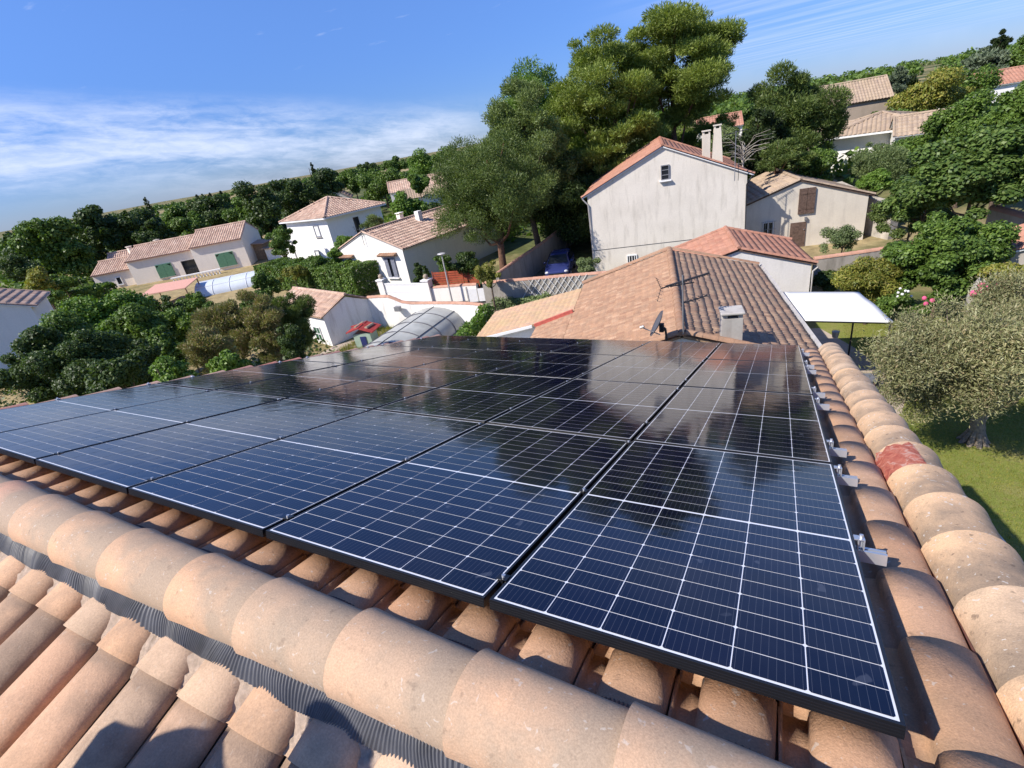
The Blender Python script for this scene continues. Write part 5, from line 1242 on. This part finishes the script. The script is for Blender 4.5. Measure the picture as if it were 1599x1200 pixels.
# --- the pine group behind the driveway
plant('pine_tree', 'tallest pine, its crown cut off by the top edge of the picture', 'tree', 1058, -8, 205, 47, 225, 'round', 'pine', (.36, .08), 80000, 84, .26, 'needle', 'barkp', tr=.035, flat=.42, seed=5)
plant('pine_tree', 'tall yellow green pine left of the tallest pine', 'tree', 930, 12, 330, 44, 236, 'pine', 'pine', (.34, .08), 84000, 120, .24, 'needle', 'barkp', tr=.035, flat=.45, seed=6)
plant('pine_tree', 'broad fresh green pine filling the gap between the spiky cypress and the tall pines', 'tree', 846, 82, 320, 49, 250, 'pine', 'bright', (.34, .09), 70000, 120, .22, 'needle', 'barkp', tr=.03, seed=7)
plant('cypress_tree', 'grey green bushy cypress with a ragged spiky outline left of the pines', 'tree', 806, 112, 360, 39, 190, 'pine', 'ley', (.24, .07), 76000, 140, .20, 'needle', 'bark', seed=8)
plant('pine_tree', 'spreading dark pine with forked reddish trunk beside the gabled house', 'tree', 748, 205, 388, 34, 236, 'round', 'pined', (.22, .05), 70000, 120, .20, 'needle', 'barkp', tr=.045, flat=.6, seed=9)
plant('ivy_tree', 'dark ivy covered tree above the blue car', 'tree', 866, 225, 378, 41, 170, 'round', 'dark', (.22, .13), 36000, 50, .30, 'leaf', 'bark', seed=10)
plant('pine_tree', 'low pine branch mass between the tall pines and the cream house roof', 'tree', 935, 190, 300, 43, 120, 'round', 'pine', (.30, .07), 17000, 30, .28, 'needle', 'barkp', seed=11)
plant('broadleaf_tree', 'dark tree under the pines just left of the tall cream house', 'tree', 908, 250, 385, 46, 120, 'round', 'dark', (.24, .14), 22000, 34, .32, 'leaf', 'bark', seed=12)
plant('pine_tree', 'low yellow green pine top peeping over the cream roof ridge', 'tree', 1070, 180, 250, 52, 170, 'dome', 'pine', (.30, .07), 16000, 26, .30, 'needle', 'barkp', seed=13)
plant('pine_tree', 'small bright pine right behind the twin chimneys', 'tree', 1125, 172, 250, 50, 90, 'round', 'pine', (.30, .07), 10000, 20, .32, 'needle', 'barkp', seed=14)
plant('broadleaf_tree', 'pale grey green tree behind the chimneys of the cream house', 'tree', 1128, 190, 262, 44, 70, 'round', 'grey', (.18, .10), 8000, 18, .32, seed=15)
plant('conifer_tree', 'big dark conifer right of the chimneys with a lighter ragged left shoulder', 'tree', 1238, 86, 290, 46, 178, 'pine', 'pined', (.30, .08), 60000, 74, .26, 'needle', 'barkp', seed=16)
plant('conifer_tree', 'dense dark conifer in front of the bigger one, shading the small house', 'tree', 1190, 150, 300, 43, 85, 'round', 'cyp', (.28, .09), 20000, 30, .30, 'needle', 'bark', seed=17)
plant('cedar_tree', 'drooping pine boughs behind the small cream house', 'tree', 1222, 205, 268, 39, 95, 'dome', 'pined', (.26, .06), 9000, 20, .28, 'needle', 'barkp', seed=18, flat=.4)
plant('broadleaf_tree', 'round bright green tree above the small cream house ridge', 'tree', 1275, 228, 290, 41, 76, 'round', 'mid', (.18, .11), 12000, 24, .30, seed=19)
# bare shrub on the roofline
db = WP(1160, 250, dist=36.0); root = empty('bare_tree', (db[0], db[1], 0), 0, 'pale leafless twiggy tree behind the right end of the cream roof', 'tree')
mb = MB(); rr = random.Random(3); zt = WP(1160, 235, dist=36)[2]
mb.tube([(0, 0, 0), (0.05, 0, zt*.6), (0, 0, zt)], [.10, .07, .04], 6)
for k in range(34):
    a = rr.uniform(0, 6.28); l_ = rr.uniform(.7, 1.9); e = rr.uniform(-.15, 1.0); p0 = np.array([0, 0, zt*rr.uniform(.86, 1.0)]); p1 = p0+l_*.5*np.array([math.cos(a), math.sin(a), e+.3]); p2 = p0+l_*np.array([math.cos(a+.2), math.sin(a+.2), e*.7+.1]); mb.tube([p0, p1, p2], [.022, .013, .006], 4)
mb.build('branches', P['rock'], root)
# --- shrubs around the driveway and street
plant('shrub', 'oleander shrub at the lower left corner of the tall cream house', 'shrub', 918, 398, 432, 29.5, 40, 'round', 'grey', (.13, .06), 3500, 14, .4, seed=20)
plant('shrub', 'weeping yellow green shrub at the end of the red fence', 'shrub', 757, 398, 452, 27.5, 44, 'column', 'yellow', (.16, .05), 6000, 18, .38, 'droop', seed=21)
plant('shrub', 'dark climbing shrub on the corner of the gabled ivory house', 'shrub', 648, 402, 452, 34, 22, 'cone', 'dark', (.15, .09), 3500, 14, .45, seed=22)
plant('shrub', 'second dark climber on the side wall of the gabled house', 'shrub', 661, 408, 450, 33.6, 16, 'cone', 'dark', (.15, .09), 2500, 12, .45, seed=23)
plant('shrub', 'airy green shrub behind the street lamp', 'shrub', 690, 385, 440, 33.5, 38, 'column', 'mid', (.16, .07), 4500, 16, .4, seed=24)
plant('shrub', 'dark shrub between the street lamp and the weeping shrub', 'shrub', 722, 388, 440, 31.5, 52, 'round', 'dark', (.16, .10), 5500, 18, .36, seed=25)
plant('shrub', 'leafy green bush in the gap between the white hip house and the gabled house', 'shrub', 540, 366, 398, 44, 44, 'round', 'bright', (.2, .12), 4500, 16, .36, seed=26)
plant('bamboo', 'feathery bamboo behind the ridge of the gabled house', 'shrub', 578, 334, 372, 47, 40, 'column', 'grey', (.4, .05), 4200, 16, .36, 'needle', seed=27)
plant('shrub', 'bright shrub at the foot of the white hip house above the hedge', 'shrub', 520, 382, 416, 42.5, 32, 'round', 'bright', (.2, .12), 3000, 12, .4, seed=28)
plant('shrub', 'wide green shrub behind the left end of the clipped hedge', 'shrub', 488, 400, 430, 44, 66, 'round', 'mid', (.18, .11), 6500, 20, .36, seed=29)
plant('shrub', 'yellow green shrub between the hedge and the wooden sheds', 'shrub', 452, 412, 436, 43, 58, 'dome', 'yellow', (.17, .09), 4500, 16, .36, seed=30)
plant('ivy_tree', 'round pale green tree left of the white hip house', 'tree', 426, 344, 412, 57, 44, 'column', 'mid', (.24, .15), 9000, 26, .34, seed=31)
# --- dark wood behind the white hip house
for i, (x, yt, yb, d, w_, sh_, mt, lab) in enumerate([
    (392, 268, 400, 78, 76, 'round', 'dark', 'large dark tree left of the white hip house, left one of the dark wood'),
    (440, 266, 400, 84, 86, 'round', 'dark', 'dark broad tree in the middle of the dark wood behind the hip roof'),
    (492, 262, 330, 88, 70, 'round', 'dark', 'dark tree right behind the hip roof peak'),
    (484, 250, 300, 96, 14, 'cone', 'cyp', 'slim spire sticking up from the dark wood'),
    (372, 300, 380, 88, 60, 'round', 'mid', 'mid green tree at the left foot of the dark wood'),
    (360, 350, 400, 74, 70, 'round', 'mid', 'leafy tree behind the right block of the peach house'),
    (545, 262, 300, 100, 60, 'round', 'mid', 'round mid green tree right of the hip roof peak'),
    (590, 262, 316, 92, 76, 'round', 'mid', 'broad olive green tree between the hip roof and the distant tan roofs'),
    (628, 300, 350, 70, 60, 'round', 'bright', 'bright green tree in front of the distant low house'),
    (572, 252, 275, 125, 40, 'round', 'dark', 'small far tree on the skyline above the hip roof'),
    (612, 246, 270, 130, 44, 'round', 'mid', 'small far tree on the skyline left of the tan roofs'),
    (655, 232, 280, 104, 52, 'round', 'bright', 'bright poplar like tree above the distant tan roofs'),
    (690, 228, 290, 98, 70, 'round', 'mid', 'tree on the skyline left of the pine group'),
    (722, 236, 300, 84, 56, 'round', 'mid', 'green tree squeezed between the skyline tree and the spreading pine'),
    (520, 268, 290, 130, 50, 'round', 'dark', 'low far tree beyond the dark wood'),
    (650, 268, 300, 76, 40, 'round', 'mid', 'leafy tree beside the chimneys of the distant tan roofs'),
    (668, 320, 380, 60, 56, 'round', 'dark', 'dark tree showing behind the ridge end of the gabled house')]):
    plant('cypress_tree' if mt == 'cyp' else 'broadleaf_tree', lab, 'tree', x, yt, yb, d, w_, sh_, mt, (.42, .26) if mt != 'cyp' else (.4, .15), int(2600+w_*75), 28, .33, seed=200+i)
# --- far left tree line
lab_l = ['far left tree touching the picture edge', 'second tree from the left edge in the far tree line', 'third tree of the far line, dark and wide', 'fourth tree of the far line, with a clear trunk gap', 'broad dark tree of the far line left of the lone cypress',
         'tree of the far line just right of the lone cypress', 'tree in the far line above the peach house mid roof', 'low tree of the far line right of the peach roofs', 'tree of the far line under the little cypresses', 'tree of the far line beside the small ivory house']
for i, (x, yt, yb, d, w_, mt) in enumerate([(15, 352, 440, 95, 84, 'dark'), (62, 334, 440, 84, 96, 'mid'), (105, 338, 410, 100, 80, 'dark'), (150, 318, 404, 92, 82, 'dark'), (192, 328, 400, 104, 90, 'dark'),
                                            (262, 314, 372, 112, 62, 'mid'), (232, 345, 392, 88, 56, 'dark'), (318, 306, 366, 108, 80, 'dark'), (292, 330, 380, 96, 50, 'mid'), (345, 300, 352, 118, 50, 'mid')]):
    plant('broadleaf_tree', lab_l[i], 'tree', x, yt, yb, d, w_, 'round', mt, (.50, .32), int(3500+w_*85), 34, .30, group='trees of the far left tree line', seed=240+i)
for i, (x, yt, yb, w_, d) in enumerate([(223, 303, 345, 15, 130), (304, 299, 322, 8, 150), (314, 300, 322, 8, 152), (325, 297, 320, 8, 150), (342, 294, 318, 9, 146)]):
    plant('cypress_tree', ['lone slim cypress sticking out of the far left tree line', 'leftmost of the four small skyline cypresses', 'second of the four small skyline cypresses', 'third of the four small skyline cypresses', 'rightmost of the four small skyline cypresses'][i], 'tree', x, yt, yb, d, w_, 'cone', 'cyp', (.5, .2), 1500, 16, .4, seed=260+i, group='skyline cypresses')
for i, (x, yt, yb, d, w_, mt, sh_) in enumerate([(48, 418, 462, 62, 54, 'yellow', 'round'), (88, 428, 452, 64, 70, 'mid', 'dome'), (20, 398, 440, 74, 60, 'dark', 'round'), (60, 452, 475, 56, 70, 'mid', 'dome')]):
    plant('shrub', ['autumn yellow bush left of the peach house', 'clipped green shrubs left of the peach house', 'dark bush above the left edge house', 'low green shrub behind the left edge house'][i], 'shrub', x, yt, yb, d, w_, sh_, mt, (.3, .18), 4500, 20, .36, seed=270+i)
# --- near left garden jungle
NLG = [(135, 445, 560, 31, 130, 'bright', 'round', (.20, .12), 15000, 'bright green bushy tree in front of the peach house'),
       (75, 478, 600, 25, 130, 'mid', 'round', (.13, .08), 26000, 'mid green tree below the bright one on the far left'),
       (20, 505, 640, 19, 120, 'dark', 'round', (.10, .06), 34000, 'dark laurel like tree at the left edge above the roof verge'),
       (105, 515, 640, 17.5, 150, 'dark', 'round', (.095, .055), 44000, 'dark glossy tree right above the verge tiles, second from the left edge'),
       (195, 520, 620, 19, 90, 'dark', 'round', (.10, .06), 22000, 'dark tree in the hollow right of the dark glossy tree'),
       (190, 470, 560, 27, 90, 'mid', 'round', (.17, .10), 11000, 'mid green tree right of the bright bushy tree'),
       (240, 462, 520, 36, 66, 'dark', 'round', (.18, .11), 8000, 'dark round bush at the corner of the peach house'),
       (262, 478, 560, 29, 90, 'mid', 'round', (.17, .10), 12000, 'leafy green tree below the salmon pergola'),
       (232, 500, 590, 22, 70, 'mid', 'round', (.14, .09), 9000, 'fresh green tree in the middle of the left garden'),
       (335, 452, 560, 23, 92, 'tam', 'round', (.16, .035), 20000, 'feathery tamarisk with pinkish brown sprays'),
       (385, 440, 575, 22, 88, 'tam', 'round', (.16, .035), 20000, 'tall feathery tamarisk right of the first, reaching over the pool cover'),
       (300, 498, 590, 19, 90, 'tam', 'round', (.14, .03), 16000, 'low tamarisk bush near the verge tiles'),
       (432, 452, 560, 22.5, 92, 'pined', 'round', (.16, .035), 24000, 'dark feathery shrub in front of the white garden shed'),
       (445, 500, 570, 19.5, 50, 'dark', 'round', (.13, .05), 9000, 'small dark shrub below the shed window'),
       (250, 560, 602, 14.5, 66, 'bright', 'dome', (.12, .08), 5000, 'low bright green plant by the verge tiles'),
       (345, 548, 590, 16.5, 70, 'bright', 'dome', (.12, .08), 5500, 'low bright green bush between tamarisk and verge'),
       (290, 455, 500, 46, 60, 'mid', 'round', (.2, .12), 5500, 'green bush at the salmon pergola posts'),
       (160, 555, 620, 15.5, 90, 'dark', 'round', (.12, .08), 12000, 'darkest low tree hugging the verge tiles'),
       (330, 470, 500, 40, 80, 'mid', 'dome', (.18, .11), 7000, 'green shrub in front of the arched pool cover'),
       (392, 452, 480, 38, 60, 'mid', 'dome', (.18, .11), 5500, 'green shrub between pool cover and clipped hedge'),
       (205, 466, 500, 48, 60, 'dark', 'round', (.22, .14), 6000, 'dark shrub at the foot of the peach house middle block'),
       (405, 420, 470, 40, 40, 'mid', 'round', (.18, .1), 4500, 'green shrub at the left end of the clipped hedge')]
for i, (x, yt, yb, d, w_, mt, sh_, lf, n_, lab) in enumerate(NLG):
    plant('shrub' if w_ < 70 else 'garden_tree', lab, 'shrub' if w_ < 70 else 'tree', x, yt, yb, d, w_, sh_, mt, lf, n_, 34, .30, 'needle' if mt in ('tam', 'pined') else 'leaf', seed=300+i, tr=.02)
# undergrowth of the left garden
rng = np.random.default_rng(77); pts = []
for _ in range(1400):
    x = rng.uniform(-48, -8.2); y = rng.uniform(-6, 34)
    if x > -22.8 and y > 15.5: continue
    if y > 24.5-0.1*(x+25) and x < -20: continue
    if y > 20.5 and x < -20 and y < 28: continue
    if math.hypot(x+60, y-32) < 12: continue
    pts.append((x, y, rng.uniform(0.0, .5)))
q = leaf_cloud(np.array(pts), rng.uniform(.5, 1.1, len(pts)), 60000, .22, .14, 'leaf', rng, flat=.6); q = q[q[:, :, 2].min(axis=1) > .01]
o = quads('undergrowth', q, L['dark']); tag(o, 'tangled dark undergrowth filling the left garden', 'undergrowth', kind='stuff')
# clipped hedge
def hedge(name, label, p0, p1, th, h0, mat, leaf, n, seed, cat='hedge'):
    p0, p1 = np.array(p0, float), np.array(p1, float); d = p1-p0; Lh = np.linalg.norm(d); d /= Lh; s = np.array([-d[1], d[0]]); rng = np.random.default_rng(seed)
    root = empty(name, (p0[0], p0[1], gz(*p0)), math.atan2(d[1], d[0]), label, cat)
    # points on the shell of a rounded box with a wavy surface
    a = rng.random(n)*Lh; u = rng.random(n); per = (2*h0+th); t = u*per
    y = np.where(t < h0, 0, np.where(t < h0+th, t-h0, th)); z = np.where(t < h0, t, np.where(t < h0+th, h0, per-t))
    nn = np.stack([np.zeros(n), np.where(t < h0, -1., np.where(t < h0+th, 0, 1.)), np.where((t >= h0) & (t < h0+th), 1., 0)], 1)
    e = rng.random(n) < .08; a = np.where(e, np.where(rng.random(n) < .5, 0, Lh), a); y = np.where(e, rng.random(n)*th, y); z = np.where(e, rng.random(n)*h0, z); nn[e] = np.stack([np.where(a[e] > 0, 1., -1.), 0*a[e], 0*a[e]], 1)
    wob = 0.10*np.sin(a*2.3+z*2)+0.07*np.sin(a*5.7+y*3+1)+rng.uniform(-.22, .03, n)
    pos = np.stack([a, y, z], 1)+nn*wob[:, None]
    m_ = nn*.7+rng.normal(size=(n, 3))*.5+np.array([0, 0, .3]); m_ /= np.linalg.norm(m_, axis=1)[:, None]; t_ = np.cross(m_, rng.normal(size=(n, 3))); t_ /= np.linalg.norm(t_, axis=1)[:, None]; b_ = np.cross(m_, t_)
    q = np.empty((n, 4, 3)); l_, w_ = leaf; q[:, 0] = pos-t_*l_/2; q[:, 1] = pos+b_*w_/2; q[:, 2] = pos+t_*l_/2; q[:, 3] = pos-b_*w_/2
    q = q[q[:, :, 2].min(axis=1) > .01]; quads('foliage', q, L[mat], root)
    mb = MB(); 
    for k in range(int(Lh/1.2)): mb.tube([(.6+k*1.2, th/2, 0), (.6+k*1.2, th/2, h0*.8)], .035, 5)
    mb.build('stems', P['bark'], root); return root
hedge('clipped_hedge', 'long thick clipped green hedge between the street and the white hip house', (-42.5, 28.6), (-27.6, 25.4), 2.6, 2.1, 'mid', (.17, .11), 42000, 5)
hedge('clipped_hedge', 'low clipped hedge block at the far left near the yellow bush', (-66, 20), (-58, 23.0), 2.0, 1.8, 'mid', (.3, .2), 6000, 6)
hedge('ivy_strip', 'leafy climber strip along the left edge of the low tan roof', (-11.4, 14.0), (-12.3, 18.6), .5, 1.9, 'bright', (.13, .09), 9000, 7, 'climber')
hedge('flower_strip', 'low flowering plants at the foot of the grey trellis wall', (-14.9, 23.0), (-11.6, 23.6), .6, .55, 'grey', (.12, .07), 3500, 8, 'plants')
# --- right garden
plant('shrub', 'wild flowering shrub against the small cream house', 'shrub', 1318, 345, 392, 30, 74, 'dome', 'grey', (.12, .05), 7000, 22, .34, seed=401)
plant('shrub', 'grey green rounded bush above the stone retaining wall', 'shrub', 1385, 206, 298, 40, 92, 'round', 'grey', (.16, .06), 20000, 34, .28, 'needle', seed=402)
plant('shrub', 'bright shrub overhanging the stone retaining wall', 'shrub', 1372, 266, 305, 37.5, 64, 'round', 'bright', (.16, .10), 5500, 18, .34, seed=403)
plant('broadleaf_tree', 'dark green tree behind the grey green bush', 'tree', 1448, 190, 300, 44, 110, 'round', 'mid', (.2, .12), 22000, 36, .28, seed=404)
plant('broadleaf_tree', 'dark green tree above the fig, under the orange roofed house', 'tree', 1530, 148, 260, 42, 130, 'round', 'mid', (.2, .12), 24000, 36, .28, seed=405)
plant('broadleaf_tree', 'green tree at the right edge above the fig', 'tree', 1600, 128, 240, 38, 110, 'round', 'mid', (.2, .12), 18000, 32, .28, seed=406)
plant('fig_tree', 'fig tree with large pale leaves covering the right slope', 'tree', 1545, 196, 345, 29, 205, 'round', 'fig', (.21, .17), 30000, 60, .24, seed=407, upb=1.1)
plant('fig_tree', 'lower fig tree crown left of the big one', 'tree', 1450, 258, 345, 31, 120, 'round', 'fig', (.20, .16), 13000, 30, .28, seed=408, upb=1.1)
plant('shrub', 'broad dark shrub below the fig, above the grey wall', 'shrub', 1430, 300, 356, 32.5, 150, 'dome', 'pined', (.16, .07), 16000, 34, .28, seed=409)
plant('broadleaf_tree', 'round lush green tree on the lawn edge behind the olive', 'tree', 1490, 328, 470, 23, 160, 'round', 'mid', (.15, .10), 40000, 70, .22, seed=410, upb=.6)
plant('oleander_shrub', 'oleander hedge bush with yellowish leaves before the grey wall', 'shrub', 1368, 396, 478, 22.5, 112, 'round', 'yellow', (.15, .05), 16000, 34, .28, seed=411)
plant('shrub', 'yellow green shrub in front of the boulder', 'shrub', 1580, 400, 450, 20, 60, 'round', 'yellow', (.12, .07), 6000, 18, .36, seed=412)
plant('shrub', 'dark hedge bush in the gap behind the annex', 'shrub', 1292, 418, 452, 25.5, 56, 'dome', 'dark', (.14, .08), 5500, 18, .36, seed=413)
plant('shrub', 'leafy border plants under the oleander', 'shrub', 1400, 455, 490, 20.5, 80, 'dome', 'mid', (.12, .06), 6000, 22, .32, seed=414)
def flowers(name, label, px, py, dist, wpx, mat, n, r, seed):
    root = plant(name, label, 'flowers', px, py, py+26, dist, wpx, 'dome', 'mid', (.12, .08), 2200, 12, .4, seed=seed, trunk=None); rr = random.Random(seed); mb = MB(); w_ = wpx/FP*dist*.4
    ch_ = [c for c in bpy.data.objects if c.parent == root][0]; zm = max(v.co.z for v in ch_.data.vertices)
    for k in range(n): a = rr.uniform(0, 6.28); q_ = rr.uniform(.2, 1)*w_; mb.ball((q_*math.cos(a), q_*math.sin(a), zm-.05-.35*rr.random()*(q_/w_)), r, 7, 5)
    mb.build('blossoms', P[mat], root)
flowers('hydrangea', 'pink hydrangea in the border by the round green tree', 1545, 447, 19.5, 44, 'pinkfl', 16, .10, 420)
flowers('hydrangea', 'single pale pink blossom bush left of the border', 1452, 462, 18.5, 20, 'pinkfl', 4, .07, 421)
flowers('white_flowers', 'white flowering border plant under the oleander', 1412, 448, 20.0, 26, 'whitefl', 12, .045, 422)
# --- olive trees
def olive(label, tx, ty, crowns, n, seed, trunkr=.19):
    b = WP(tx, ty, z=0); root = empty('olive_tree', (b[0], b[1], 0), 0, label, 'tree'); rng = np.random.default_rng(seed); pr_ = random.Random(seed)
    C = []; Rr = []
    for (px, pyt, pyb, dist, wpx, nc) in crowns:
        Tp = WP(px, pyt, dist=dist); Bp = WP(px, pyb, dist=dist); rz_ = (Tp[2]-Bp[2])/2; dep = (Tp-CW) @ RW[2]; rx = .5*wpx/FP*dep
        c_, r_ = clumps('round', rx, rz_, nc, .26, rng); c_ += np.array([Tp[0]-b[0], Tp[1]-b[1], (Tp[2]+Bp[2])/2]); C.append(c_); Rr.append(r_)
    C = np.concatenate(C); Rr = np.concatenate(Rr); Rr = np.clip(Rr, .28, .8)*rng.uniform(.8, 1.2, len(Rr))
    q = leaf_cloud(C, Rr, n, .085, .021, 'needle', rng, shell=.12, flat=.9); q += (rng.normal(size=(len(q), 1, 3))*.10); q = q[q[:, :, 2].min(axis=1) > .3]; quads('crown', q, L['olive'], root)
    mb = MB(); fork = [np.array([0, 0, -.1]), np.array([.03, 0, .25]), np.array([-.02, .03, .6]), np.array([.05, .05, .95])]
    mb.tube(fork, [trunkr*1.75, trunkr*1.1, trunkr, trunkr*.95], 10)
    for k in range(9): a = k*.7; mb.tube([np.array([.1*math.cos(a), .1*math.sin(a), .35]), np.array([trunkr*1.5*math.cos(a), trunkr*1.5*math.sin(a), .05]), np.array([trunkr*2.2*math.cos(a), trunkr*2.2*math.sin(a), -.05])], [.06, .07, .05], 6)
    top = fork[-1]; limbs = []
    for k in range(7):
        a = 2*math.pi*k/7+.3; tgt = C[np.argmin(np.abs(np.arctan2(C[:, 1], C[:, 0])-(a if a < math.pi else a-2*math.pi)))]; m1 = top+np.array([math.cos(a)*.45, math.sin(a)*.45, .35]); m2 = (m1+tgt)/2+np.array([0, 0, -.1]); mb.tube([top-np.array([0, 0, .12]), m1, m2, tgt], [trunkr*.6, trunkr*.45, trunkr*.3, .03], 7); limbs += [m1, m2]
    for i in range(len(C)):
        c = C[i]; s = min(limbs, key=lambda p_: np.linalg.norm(p_-c)); mb.tube([s, (s+c)/2+np.array([pr_.uniform(-.1, .1), pr_.uniform(-.1, .1), -.08]), c], [.035, .022, .008], 5)
    mb.build('trunk', P['olivebark'], root)
    return root
olive('broad grey green olive tree on the lawn right of the roof, with a gnarled trunk', 1520, 690,
      [(1500, 458, 635, 13.7, 186, 80), (1414, 530, 612, 12.8, 96, 20), (1452, 500, 610, 13.3, 96, 18), (1585, 490, 665, 13.2, 130, 38), (1440, 560, 668, 13.2, 90, 14)], 92000, 501, .15)
olive('second olive tree behind the first one, cut off by the right edge', 1640, 640, [(1605, 425, 560, 16.5, 130, 40), (1650, 440, 600, 15.5, 140, 26)], 34000, 502)
# upper right hill trees
UR = [('cedar_tree', 1405, 98, 150, 88, 40, 'cone', 'cedar', (.5, .2), 5000, 'small layered cedar beside the old stone house', .4),
      ('broadleaf_tree', 1465, 104, 185, 72, 124, 'round', 'yellow', (.32, .2), 9000, 'olive brown tree right of the old stone house', .75),
      ('broadleaf_tree', 1508, 92, 170, 80, 112, 'round', 'mid', (.36, .22), 8000, 'green tree between the olive brown tree and the blue cedar', .75),
      ('cedar_tree', 1545, 62, 140, 96, 112, 'cone', 'cedar', (.55, .22), 11000, 'large bluish cedar with layered boughs below the leaning cypress', .35),
      ('cypress_tree', 1566, 44, 110, 100, 26, 'column', 'cyp', (.5, .2), 4500, 'tall dark cypress at the upper right', .8),
      ('broadleaf_tree', 1602, 54, 120, 96, 60, 'round', 'mid', (.4, .25), 6000, 'rounded green tree in the upper right corner', .75),
      ('broadleaf_tree', 1388, 168, 208, 68, 64, 'round', 'mid', (.3, .2), 6500, 'green bush tree in front of the old stone house', .75),
      ('broadleaf_tree', 1322, 132, 180, 96, 96, 'round', 'mid', (.4, .25), 5000, 'tree top left of the old stone roof', .75),
      ('broadleaf_tree', 1440, 170, 200, 66, 80, 'dome', 'bright', (.3, .2), 5500, 'bright shrubbery behind the garden house', .75),
      ('broadleaf_tree', 1490, 165, 200, 62, 70, 'dome', 'yellow', (.3, .2), 4500, 'yellow green shrubbery left of the orange roofed house', .75),
      ('broadleaf_tree', 1420, 160, 186, 76, 50, 'round', 'dark', (.3, .2), 4500, 'dark bush right beside the stone house gable', .75)]
UR += [('broadleaf_tree', 1285, 150, 215, 84, 70, 'round', 'mid', (.4, .25), 6000, 'green tree on the hill right of the dark conifer', .75), ('conifer_tree', 1425, 108, 170, 92, 46, 'cone', 'cyp', (.45, .18), 6000, 'dark pointed conifer on the skyline right of the layered cedar', .6), ('broadleaf_tree', 1150, 160, 205, 96, 80, 'round', 'mid', (.4, .25), 5500, 'skyline tree behind the orange roofed far house', .75)]
for i, (nm, x, yt, yb, d, w_, sh_, mt, lf, n_, lab, fl_) in enumerate(UR):
    plant(nm, lab, 'tree', x, yt, yb, d, w_, sh_, mt, lf, n_, 30, .30, 'needle' if mt in ('cedar', 'cyp') else 'leaf', seed=520+i, flat=fl_)
# far wood along the horizon and scattered scrub
rng = np.random.default_rng(9); pts = []; rad = []
for _ in range(1700):
    a = rng.uniform(-1.9, 1.0); r = rng.uniform(140, 620)**1.0
    if rng.random() < .35 and r < 260: continue
    x, y = CW[0]+r*math.sin(a), CW[1]+r*math.cos(a); h_ = rng.uniform(0.8, 2.3) if a < -.35 else rng.uniform(2.0, 4.6); pts.append((x, y, gz(x, y)+h_*.5)); rad.append(h_*.9)
q = leaf_cloud(np.array(pts), np.array(rad), 90000, 1.3, .9, 'leaf', rng, weights=np.array(rad)**1.2, flat=.8)
o = quads('far_woodland', q, L['mid']); tag(o, 'far dark woodland and scrub on the plain below the horizon', 'woodland', kind='stuff')
pts = []; rad = []
for _ in range(1500):
    a = rng.uniform(-1.9, 1.0); r = rng.uniform(48, 125); x, y = CW[0]+r*math.sin(a), CW[1]+r*math.cos(a)
    if a < -.9 and r < 78: continue
    h_ = rng.uniform(.6, 1.8); pts.append((x, y, gz(x, y)+h_*.4)); rad.append(h_)
q = leaf_cloud(np.array(pts), np.array(rad), 70000, .6, .4, 'leaf', rng, flat=.8)
o = quads('scrub', q, L['mid']); tag(o, 'green scrub between the houses and trees', 'scrub', kind='stuff')
# weeds by the shed, lawn blades
rng = np.random.default_rng(19)
def blades(name, label, region, n, h_, w_, mat, cat):
    x = rng.uniform(region[0], region[1], n); y = rng.uniform(region[2], region[3], n); b = np.stack([x, y, np.full(n, .006)], 1); a = rng.uniform(0, 6.28, n); d = np.stack([np.cos(a), np.sin(a), 0*a], 1); hh = (h_*(.5+rng.random(n)))[:, None]
    up = np.array([0, 0, 1.])*hh+rng.normal(size=(n, 3))*hh*.35; up[:, 2] = np.abs(up[:, 2])
    q = np.empty((n, 4, 3)); q[:, 0] = b-d*w_; q[:, 1] = b+d*w_; q[:, 2] = b+up+d*w_*.2; q[:, 3] = b+up-d*w_*.2
    return tag(quads(name, q, L[mat]), label, cat, kind='stuff')
blades('grass', 'short lawn grass around the olive trunk', (2.0, 12, 6, 22), 150000, .03, .005, 'yellow', 'grass')
blades('weeds', 'dry weeds beside the white garden shed', (-21.3, -18.2, 15.5, 20.1), 6000, .16, .012, 'yellow', 'weeds')
